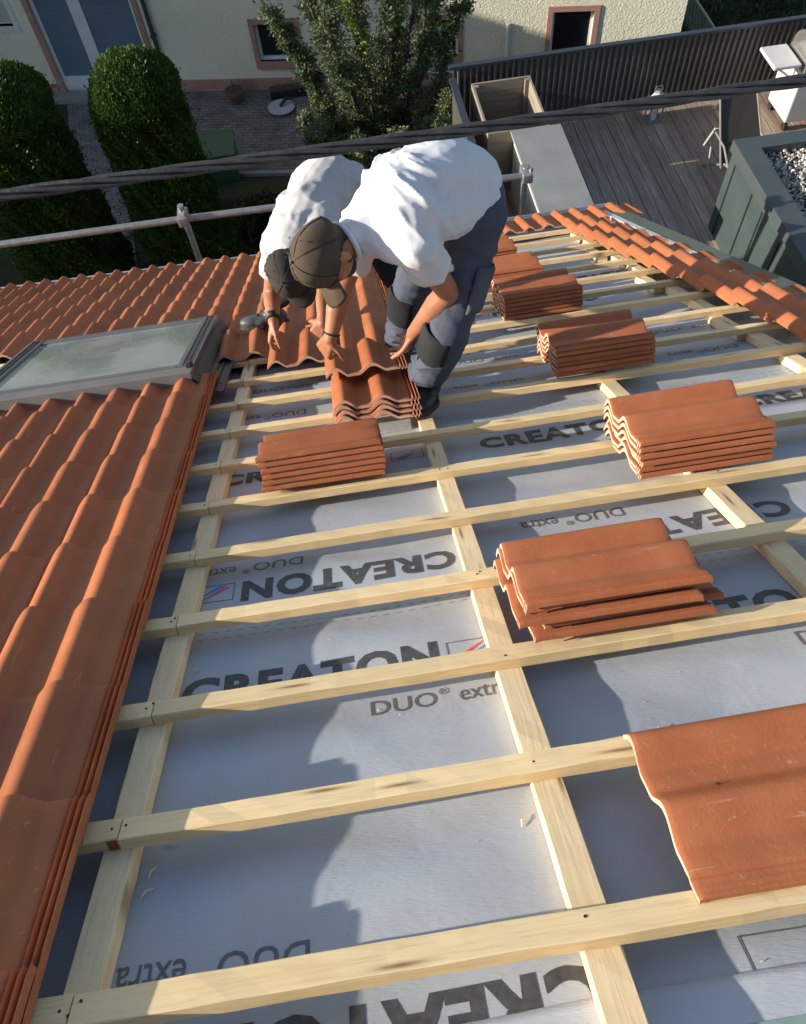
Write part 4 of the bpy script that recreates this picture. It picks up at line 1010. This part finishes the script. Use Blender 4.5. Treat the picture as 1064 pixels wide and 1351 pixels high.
SHOE = simple('black_boot', (.015, .015, .017), (.03, .03, .032), 20, .5, .4, bs=.2)
SHOEG = simple('grey_boot', (.06, .065, .075), (.10, .105, .115), 20, .5, .4, bs=.2)
V3 = Vector
def hand(wr, d, n, thumb_side, L=.185, curl=(.5, .5, .5, .5), spread=.09, s=1.0):
    """prims for a hand: d = direction of the palm, n = back-of-hand normal, thumb_side = +1/-1 along d x n"""
    d = V3(d).normalized(); n = (V3(n) - d * V3(n).dot(d)).normalized(); sd = d.cross(n) * thumb_side; wr = V3(wr); P = []
    pl = L * .50
    for k, o in enumerate((.030, .010, -.010, -.029)):
        P.append(('c', wr + sd * o * .45 * s, wr + d * pl * (1, 1.03, .98, .90)[k] + sd * o * s - n * .002, .0175 * s, .0125 * s))
    P.append(('e', wr + d * pl * .55, (d * pl * .55, sd * .038 * s, n * .014 * s)))
    for k, o in enumerate((.031, .0105, -.0105, -.030)):
        ln = L * (.42, .47, .43, .34)[k]; base = wr + d * pl * (.97, 1.0, .96, .88)[k] + sd * o * s; a = math.radians(12) + curl[k] * .5
        dd = (d + sd * (1.5 - k) * spread).normalized(); p = base; r = .0088 * s
        for j, f in enumerate((.45, .30, .25)):
            q = dd * math.cos(a) - n * math.sin(a); e = p + q * ln * f; P.append(('c', p, e, r, r * .93)); p = e; r *= .93; a += curl[k] * (.9, .7, .5)[j]
    p = wr + d * L * .10 + sd * .028 * s - n * .006; q = (d * .65 + sd * .72 - n * .35).normalized()
    e = p + q * L * .24; P.append(('c', p, e, .0145 * s, .0115 * s)); q2 = (d * .85 + sd * .3 - n * .45).normalized(); e2 = e + q2 * L * .17; P.append(('c', e, e2, .0112 * s, .0105 * s)); P.append(('c', e2, e2 + (q2 - n * .2) * L * .13, .0103 * s, .0088 * s))
    return P
def head(c, u, f):
    u = V3(u).normalized(); f = (V3(f) - u * V3(f).dot(u)).normalized(); s = u.cross(f); c = V3(c); P = []
    K = .93; e = lambda o, a, b_, g: P.append(('e', c + (u * o[0] + f * o[1] + s * o[2]) * K, (u * a * K, f * b_ * K, s * g * K)))
    e((.016, -.012, 0), .086, .094, .076)                 # skull
    e((-.045, .030, 0), .075, .066, .060)                 # face
    e((-.090, .052, 0), .034, .038, .040)                 # chin and jaw
    e((-.055, .0, .0), .05, .06, .062)
    P.append(('c', c + (u * .008 + f * .096) * K, c + (-u * .026 + f * .112) * K, .0085, .013))    # nose
    for k in (-1, 1):
        e((-.028, .072, k * .038), .020, .016, .020)       # cheek bones
        e((.016, .082, k * .030), .010, .012, .022)        # brows
        e((-.020, -.008, k * .086), .034, .021, .010); e((-.044, -.002, k * .083), .015, .013, .010)   # ears
    e((-.066, .090, 0), .0075, .010, .024); e((-.079, .087, 0), .008, .011, .021)
    return P, u, f, s
def eyes_mouth(c, u, f, s, par):
    for k in (-1, 1):
        bm = bmesh.new(); bmesh.ops.create_icosphere(bm, subdivisions=2, radius=.0115, matrix=T(*(V3(c) + f * .073 + s * k * .029))); bmobj('eye', bm, WHITE, par, I4, 0)
        bm = tube(bmesh.new(), [V3(c) + u * .020 + f * .083 + s * k * .013, V3(c) + u * .024 + f * .086 + s * k * .030, V3(c) + u * .019 + f * .075 + s * k * .045], [.003, .004, .002], 6); bmobj('eyebrow', bm, HAIR, par, I4, 0)
def capmesh(c, u, f, s, mat, par, visor=.072, vdrop=.25):
    """baseball cap: domed crown of six panels, band, button, curved visor"""
    c = V3(c); bm = bmesh.new(); rings = []; nseg = 36
    o = c + u * .022 - f * .010
    for j in range(9):
        ph = j / 8 * math.pi / 2; ring = []
        for k in range(nseg):
            a = 2 * math.pi * k / nseg; seam = 1 - .018 * (abs(math.sin(a * 3)) < .12)
            rr_ = math.cos(ph) ** .75
            p = o + (f * math.cos(a) * .108 + s * math.sin(a) * .087) * rr_ * seam + u * (-.028 + (.012 * math.cos(a))) * (1 - j / 8) + u * .097 * math.sin(ph) * (1 + .05 * math.cos(a))
            p += (p - o).normalized() * .004 * noise.noise(p * 26)
            if j == 8: p = o + u * .099
            ring.append(bm.verts.new(p))
        rings.append(ring)
    for a, b_ in zip(rings, rings[1:]):
        for k in range(nseg): bm.faces.new((a[k], a[(k + 1) % nseg], b_[(k + 1) % nseg], b_[k]))
    bmesh.ops.remove_doubles(bm, verts=bm.verts[:], dist=1e-5)
    crown = bmobj('cap', bm, mat, par, I4, 0)
    m_ = crown.modifiers.new('th', 'SOLIDIFY'); m_.thickness = .003
    bm = bmesh.new()
    for q in range(6):
        a = math.pi * q / 3; L_ = []
        for j in range(14):
            ph = j / 13 * math.pi / 2 * .96; rr_ = math.cos(ph) ** .75 * 1.004
            L_.append(o + (f * math.cos(a) * .108 + s * math.sin(a) * .087) * rr_ + u * (-.028 + .012 * math.cos(a)) * (1 - ph / 1.57) + u * .0985 * math.sin(ph) * (1 + .05 * math.cos(a)))
        tube(bm, L_, .0014, 5)
        e = o + (f * math.cos(a + .52) * .108 + s * math.sin(a + .52) * .087) * .70 + u * .078; bmesh.ops.create_icosphere(bm, subdivisions=1, radius=.0032, matrix=T(*e))
    tag(bmobj('seam', bm, BLACK, crown, I4, 0), kind='stuff')
    bm = bmesh.new(); bmesh.ops.create_icosphere(bm, subdivisions=1, radius=.006, matrix=T(*(o + u * .101))); bmobj('button', bm, mat, crown, I4, 0)
    bm = bmesh.new(); nx, ny = 14, 6; g = []
    for i in range(nx + 1):
        a = (i / nx - .5) * 1.75; row = []
        for j in range(ny + 1):
            t_ = j / ny
            base = o + f * math.cos(a) * .106 + s * math.sin(a) * .085 - u * .016
            L = visor * math.cos(a) ** .45 if math.cos(a) > 0 else 0
            p = base + f * L * t_ * 1.0 + s * math.sin(a) * .006 * t_ - u * (vdrop * visor * t_ + .020 * (math.sin(a) ** 2) * (.3 + t_))
            row.append(bm.verts.new(p))
        g.append(row)
    for i in range(nx):
        for j in range(ny): bm.faces.new((g[i][j], g[i + 1][j], g[i + 1][j + 1], g[i][j + 1]))
    vi = bmobj('visor', bm, mat, crown, I4, 0); m_ = vi.modifiers.new('th', 'SOLIDIFY'); m_.thickness = .0045; m_.offset = 0
    return crown
def boot(ank, toe, up, mat, par, L=.285):
    """work boot: sole + shaped upper; ank = ankle joint, toe = ground point under the toe tip"""
    up = V3(up).normalized(); ank = V3(ank); toe = V3(toe); f = (toe - ank); f = (f - up * f.dot(up)).normalized(); s = up.cross(f)
    z0 = -.088; heel = ank - f * .075 + up * z0; tp = heel + f * L
    P = [('c', heel + f * .045 + up * .045, ank + f * .015 - up * .01, .042, .046), ('c', heel + f * .05 + up * .042, tp - f * .075 + up * .036, .040, .036),
         ('e', tp - f * .075 + up * .034, (f * .072, s * .048, up * .036)), ('e', tp - f * .12 + up * .03, (f * .07, s * .048, up * .032)), ('c', ank, ank + up * .07 - f * .005, .047, .050)]
    b_ = blobs('boot', P, mat, par, .007, 3)
    bm = bmesh.new(); out = []
    for k in range(28):
        a = 2 * math.pi * k / 28; x = math.cos(a); w_ = .050 if x > 0 else .042
        out.append(heel + f * (L / 2 + x * L / 2) + s * (math.sin(a) * (w_ - .006 * math.cos(a * 2 + 1))))
    lo = [bm.verts.new(p) for p in out]; hi = [bm.verts.new(p + up * .022) for p in out]; bm.faces.new(lo[::-1]); bm.faces.new(hi)
    for k in range(28): bm.faces.new((lo[k], lo[(k + 1) % 28], hi[(k + 1) % 28], hi[k]))
    bmobj('sole', bm, BLACK, b_, I4)
    bm = bmesh.new()
    for k in range(5):
        q = ank + f * (.05 + .022 * k) + up * (.012 - .016 * k); tube(bm, [q - s * .03, q + up * .008, q + s * .03], .003, 5)
    bmobj('lace', bm, BLACK, b_, I4)
    return b_
def wrinkle(axis, amp, freq, seed=0., sharp=1.5):
    ax = V3(axis).normalized()
    def fn(p, n):
        w_ = noise.noise(p * 4 + V3((seed, 0, 0))) * 2.2
        q = p.dot(ax) * freq + w_ * 2 + noise.noise(p * 9 + V3((0, seed, 0))) * .8
        r = 1 - abs(math.sin(q)); m_ = max(0, noise.noise(p * 5.3 + V3((seed, 3, 1))) * 1.3 + .45)
        return amp * (r ** sharp) * m_ - amp * .3
    return fn
def lerp(a, b_, t_): return V3(a).lerp(V3(b_), t_)
def open_sleeve(o, a, b_, t_, rad=.098):
    """cut the sleeve open at t_ along the arm so that the arm comes out of it"""
    a, b_ = V3(a), V3(b_); d = (b_ - a).normalized(); q = a.lerp(b_, t_); bm = bmesh.new(); bm.from_mesh(o.data)
    def near(p): v = p - q; h = v.dot(d); return -.03 < h < .16 and (v - d * h).length < rad
    fs = [f for f in bm.faces if all(near(v.co) for v in f.verts)]
    ge = list({v for f in fs for v in f.verts}) + list({e for f in fs for e in f.edges}) + fs
    bmesh.ops.bisect_plane(bm, geom=ge, plane_co=q, plane_no=(d + V3((0, 0, -.15))).normalized(), clear_outer=True)
    bm.to_mesh(o.data); bm.free()
def thicken(o, th): m_ = o.modifiers.new('cloth', 'SOLIDIFY'); m_.thickness = th; m_.offset = -1
roofn = (0, math.sin(A), math.cos(A))

def fold(p, sd=0.):
    q = V3((p.x * 5 + p.z * 7, p.y * 7 - p.z * 3, (p.x - p.y) * 2.2 + sd)); a = noise.noise(q); q2 = q * 2.1 + V3((4, 1, 7)); b_ = noise.noise(q2)
    return .006 * ((1 - abs(a) * 2.2) ** 3 if abs(a) < .45 else 0) + .003 * ((1 - abs(b_) * 2.4) ** 3 if abs(b_) < .41 else 0)
# ---- front worker
pA = V3((.25, 2.33, -.42))
hN, hF = V3((.27, 2.23, -.44)), V3((.235, 2.41, -.46))
kN, aN = V3((.150, 2.06, -.79)), V3((.075, 2.15, -1.165))
kF, aF = V3((.055, 2.42, -.90)), V3((.0, 2.55, -1.38))
sN, sF = V3((.035, 2.00, -.335)), V3((-.11, 2.30, -.47))
eN, wN = V3((.150, 2.07, -.615)), V3((.022, 2.14, -.868))
eF, wF = V3((-.235, 2.28, -.745)), V3((-.300, 2.19, -.885))
C7 = V3((-.115, 2.11, -.315)); hc = V3((-.262, 2.02, -.335))
hu = V3((-.80, -.50, .28)); hf = V3((-.02, -.40, -.92))
HP, hu, hf, hs = head(hc, hu, hf)
P = HP + [('c', C7 + V3((.02, .01, -.02)), hc - hu * .03 - hf * .02, .060, .056),
     ('c', C7 + V3((.03, .02, 0)), pA, .06, .12), ('c', sN, eN, .050, .040), ('c', eN, lerp(eN, wN, .30), .042, .048), ('c', lerp(eN, wN, .28), lerp(eN, wN, .6), .048, .038), ('c', lerp(eN, wN, .6), wN, .038, .0275),
     ('c', sF, eF, .050, .040), ('c', eF, lerp(eF, wF, .35), .041, .042), ('c', lerp(eF, wF, .3), wF, .042, .0265), ('c', C7, sN, .06, .05), ('c', C7, sF, .06, .05)]
P += hand(wN, (-.050, .08, -.20), (.95, -.30, .0), 1, .19, (.45, .42, .45, .5), .08)
P += hand(wF, (-.080, .04, -.17), (-.70, -.65, .15), -1, .19, (.75, .7, .72, .8), .08)
person = blobs('person', P, SKIN, None, .0052, 3)
tag(person, 'front roofer in white t-shirt, taupe cap and blue-grey trousers, bending over a held tile', 'person')
eyes_mouth(hc, hu, hf, hs, person)
bk = [V3((.02, 2.17, -.265)), V3((.16, 2.25, -.262))]
P = [('c', C7 + V3((.0, .0, -.02)), bk[0], .092, .122), ('e', C7 + V3((-.005, .0, .0)), (V3((.06, 0, 0)), V3((0, .085, 0)), V3((0, 0, .07)))), ('c', bk[0], bk[1], .122, .126), ('c', bk[1], pA + V3((.015, 0, .04)), .124, .122),
     ('c', bk[0] + V3((0, .10, -.06)), pA + V3((.005, .06, .02)), .11, .115), ('c', bk[0] + V3((0, -.09, -.02)), pA + V3((.005, -.07, .03)), .105, .112),
     ('c', sF, bk[0] + V3((0, .08, -.03)), .085, .12), ('c', sN + V3((.0, .01, .0)), bk[0] + V3((0, -.08, 0)), .082, .11), ('c', C7, sN, .075, .078), ('c', C7, sF, .075, .08),
     ('c', sN, lerp(sN, eN, .36), .073, .078), ('c', sF, lerp(sF, eF, .45), .073, .080), ('c', C7, lerp(C7, hc, .28), .086, .064),
     ('c', bk[0] + V3((.0, .02, -.10)), pA + V3((-.03, .0, -.02)), .10, .12)]
w1 = wrinkle((.8, .1, .5), .016, 34, 1.0, 2); w2 = wrinkle((.2, .9, .2), .009, 40, 5.0, 2.5)
tee = blobs('t_shirt', P, TEE, person, .0065, 5, lambda p, n: (w1(p, n) + w2(p, n) + fold(p)) * (1 if p.x < .12 else max(.25, 1 - (p.x - .12) * 5)))
open_sleeve(tee, sN, eN, .50); open_sleeve(tee, sF, eF, .55); thicken(tee, .004)
# collar
bm = bmesh.new(); cd = (hc - C7).normalized(); cu, cv = frame_of(cd); cc = C7 + cd * .080 + V3((.0, .0, -.008))
tube(bm, [cc + cu * .064 * math.cos(a) + cv * .062 * math.sin(a) for a in [2 * math.pi * k / 24 for k in range(25)]], .009, 8, False); bmobj('collar', bm, TEE, tee, I4, 0)
capmesh(hc, hu, hf, hs, CAP, person, .078, .22)
P = [('e', hc - hu * .012 - hf * .045, (hu * .055, hf * .055, hs * .073)), ('e', hc - hu * .060 - hf * .050, (hu * .055, hf * .040, hs * .058))]
blobs('hair', P, HAIR, person, .006, 2, lambda p, n: .003 * noise.noise(p * 90))
P = [('e', hc - hu * .082 + hf * .045, (hu * .034, hf * .044, hs * .046)), ('e', hc - hu * .062 + hf * .012, (hu * .034, hf * .030, hs * .061))]
blobs('beard', P, HAIR, person, .006, 2, lambda p, n: .002 * noise.noise(p * 120))
P = [('e', pA + V3((.035, 0, -.02)), (V3((.115, 0, 0)), V3((0, .160, 0)), V3((0, 0, .135)))), ('c', hN + V3((-.005, 0, .0)), lerp(hN, kN, .5), .118, .093), ('c', lerp(hN, kN, .5), kN, .093, .080), ('c', kN, lerp(kN, aN, .5), .084, .085), ('c', lerp(kN, aN, .5), aN + V3((0, 0, .03)), .085, .074),
     ('c', hF, lerp(hF, kF, .5), .118, .093), ('c', lerp(hF, kF, .5), kF, .093, .078), ('c', kF, lerp(kF, aF, .5), .080, .082), ('c', lerp(kF, aF, .5), aF + V3((0, 0, .03)), .082, .072)]
w3 = wrinkle((.1, .2, 1), .014, 32, 8.0, 1.3)
trou = blobs('trousers', P, TROU, person, .0075, 5, lambda p, n: w3(p, n) * (1.3 if p.z < -.85 else .8) + fold(p, 9.) * (1 if p.z < -.55 else .3))
def patch(name, host_a, host_b, ra, rb, t0, t1, mat, ang0, ang1, par, seed=0):
    """fabric panel lying on a limb between host_a and host_b"""
    a, b_ = V3(host_a), V3(host_b); d = (b_ - a).normalized(); ux = V3((-.75, -.65, 0)); ux = (ux - d * ux.dot(d)).normalized(); vx = d.cross(ux)
    bm = bmesh.new(); g = []
    for i in range(13):
        t_ = t0 + (t1 - t0) * i / 12; row = []
        for j in range(13):
            an = ang0 + (ang1 - ang0) * j / 12; r = ra + (rb - ra) * t_ + .010
            if i in (0, 12) or j in (0, 12): r -= .008
            p = a.lerp(b_, t_) + (ux * math.cos(an) + vx * math.sin(an)) * r; p += (p - a).normalized() * .004 * noise.noise(p * 20 + V3((seed, 0, 0))); row.append(bm.verts.new(p))
        g.append(row)
    for i in range(12):
        for j in range(12): bm.faces.new((g[i][j], g[i + 1][j], g[i + 1][j + 1], g[i][j + 1]))
    o = bmobj(name, bm, mat, par, I4, 0); m_ = o.modifiers.new('t', 'SOLIDIFY'); m_.thickness = .006; return o
patch('knee_pad', kN + V3((0, 0, .05)), aN, .084, .083, .06, .50, TBLK, -.95, .95, trou, 3)
patch('thigh_pocket', hN, kN, .116, .086, .35, .78, TROU, -2.4, -1.1, trou, 6)
patch('knee_pad', kF + V3((0, 0, .02)), aF, .080, .080, .04, .42, TBLK, -.95, .95, trou, 9)
boot(aN, V3((.0, 1.93, -1.14)), roofn, SHOE, person); boot(aF, V3((-.12, 2.40, -1.4)), roofn, SHOE, person)
bm = bmesh.new(); cd = (wF - eF).normalized(); cu, cv = frame_of(cd); tube(bm, [lerp(wF, eF, .12) + (cu * math.cos(a) + cv * math.sin(a)) * .031 for a in [2 * math.pi * k / 20 for k in range(21)]], .004, 6, False); bmobj('bracelet', bm, BLACK, person, I4, 0)

# ---- rear worker
pB = V3((-.215, 3.22, -1.0)); C7 = V3((-.425, 2.90, -.985)); hc = V3((-.455, 2.76, -1.045))
hN, hF = V3((-.31, 3.28, -.99)), V3((-.10, 3.24, -.99))
kN, aN = V3((-.44, 3.12, -1.40)), V3((-.64, 3.36, -1.80)); kF, aF = V3((.025, 2.98, -1.30)), V3((.055, 3.05, -1.70))
sN, sF = V3((-.495, 2.95, -1.04)), V3((-.30, 2.83, -.98))
eN, wN = V3((-.575, 2.95, -1.300)), V3((-.575, 2.745, -1.300)); eF, wF = V3((-.32, 2.90, -1.25)), V3((-.345, 2.70, -1.305))
hu = V3((-.15, -.80, .35)); hf = V3((.38, -.25, -.90))
HP, hu, hf, hs = head(hc, hu, hf)
P = HP + [('c', C7, hc - hu * .03 - hf * .02, .060, .056), ('c', C7 + V3((.02, .03, 0)), pB, .055, .10), ('c', sN, eN, .048, .038), ('c', eN, lerp(eN, wN, .35), .039, .041), ('c', lerp(eN, wN, .3), wN, .041, .026),
     ('c', sF, eF, .048, .038), ('c', eF, wF, .040, .026), ('c', C7, sN, .06, .048), ('c', C7, sF, .06, .048), ('c', pB, kF, .08, .055), ('c', kF, lerp(kF, aF, .35), .052, .056), ('c', lerp(kF, aF, .35), aF, .056, .036)]
P += hand(wN, (-.10, -.10, -.20), (-.9, .1, .35), -1, .17, (.6, .62, .68, .75), .05)
P += hand(wF, (-.13, -.02, -.20), (-.25, -.75, .50), 1, .17, (.8, .8, .85, .9), .05)
per2 = blobs('person', P, SKIN, None, .0055, 3)
tag(per2, 'rear roofer in pale grey t-shirt and black cap, bent double over laid tiles', 'person')
eyes_mouth(hc, hu, hf, hs, per2)
m0 = lerp(C7, pB, .5) + V3((0, 0, .05))
P = [('c', C7 + V3((0, 0, -.01)), m0, .098, .125), ('c', m0, pB + V3((0, -.03, .05)), .125, .115), ('c', C7, lerp(C7, hc, .4), .08, .066), ('c', m0, pB + V3((0, -.02, .09)), .12, .12), ('c', m0 + V3((-.07, .02, -.04)), hN + V3((.02, -.03, .06)), .078, .082), ('c', m0 + V3((.05, -.02, -.02)), hF + V3((-.03, -.03, .06)), .078, .082),
     ('c', sN, m0 + V3((-.05, 0, 0)), .080, .10), ('c', sF, m0 + V3((.05, 0, 0)), .080, .10), ('c', C7, sN, .07, .076), ('c', C7, sF, .07, .076), ('c', sN, lerp(sN, eN, .5), .068, .070), ('c', sF, lerp(sF, eF, .5), .068, .070), ('c', C7 + V3((0, .05, -.1)), pB + V3((0, -.05, -.05)), .09, .1)]
w4 = wrinkle((.2, .8, .5), .013, 34, 12.0, 2)
tee2 = blobs('t_shirt', P, TEEG, per2, .0065, 5, lambda p, n: w4(p, n) + fold(p, 5.))
open_sleeve(tee2, sN, eN, .55, .085); open_sleeve(tee2, sF, eF, .55, .085); thicken(tee2, .004)
capmesh(hc, hu, hf, hs, CAPB, per2, .07, .3)
P = [('e', hc - hu * .005 - hf * .045, (hu * .070, hf * .068, hs * .090)), ('e', hc - hu * .04 - hf * .07, (hu * .045, hf * .045, hs * .065))]
blobs('hair', P, HAIR, per2, .006, 1, lambda p, n: .010 * noise.noise(p * 70))
P = [('e', pB + V3((.0, .02, -.03)), (V3((.165, 0, 0)), V3((0, .125, 0)), V3((0, 0, .13)))), ('c', hN, kN, .10, .075), ('c', kN, aN + V3((0, 0, .05)), .072, .058), ('c', hF, kF, .105, .078), ('c', kF, lerp(kF, aF, .12), .076, .068)]
w5 = wrinkle((.1, .2, 1), .010, 30, 18.0)
blobs('work_shorts', P, TBLK, per2, .0075, 5, w5)
boot(aN, aN + V3((-.25, -.02, -.05)), roofn, SHOEG, per2); boot(aF, aF + V3((-.05, -.25, 0)), roofn, SHOE, per2)
blobs('sock', [('c', lerp(kF, aF, .55), aF, .062, .056)], TBLK, per2, .007, 2, lambda p, n: .004 * noise.noise(p * 40))
bm = bmesh.new(); cd = (wN - eN).normalized(); cu, cv = frame_of(cd); tube(bm, [lerp(wN, eN, .10) + (cu * math.cos(a) + cv * math.sin(a)) * .030 for a in [2 * math.pi * k / 20 for k in range(21)]], .009, 8, False)
box(bm, -.018, .018, -.015, .015, 0, .010, T(*(lerp(wN, eN, .10) + V3((0, 0, .036))))); bmobj('wristwatch', bm, BLACK, per2, I4, 0)
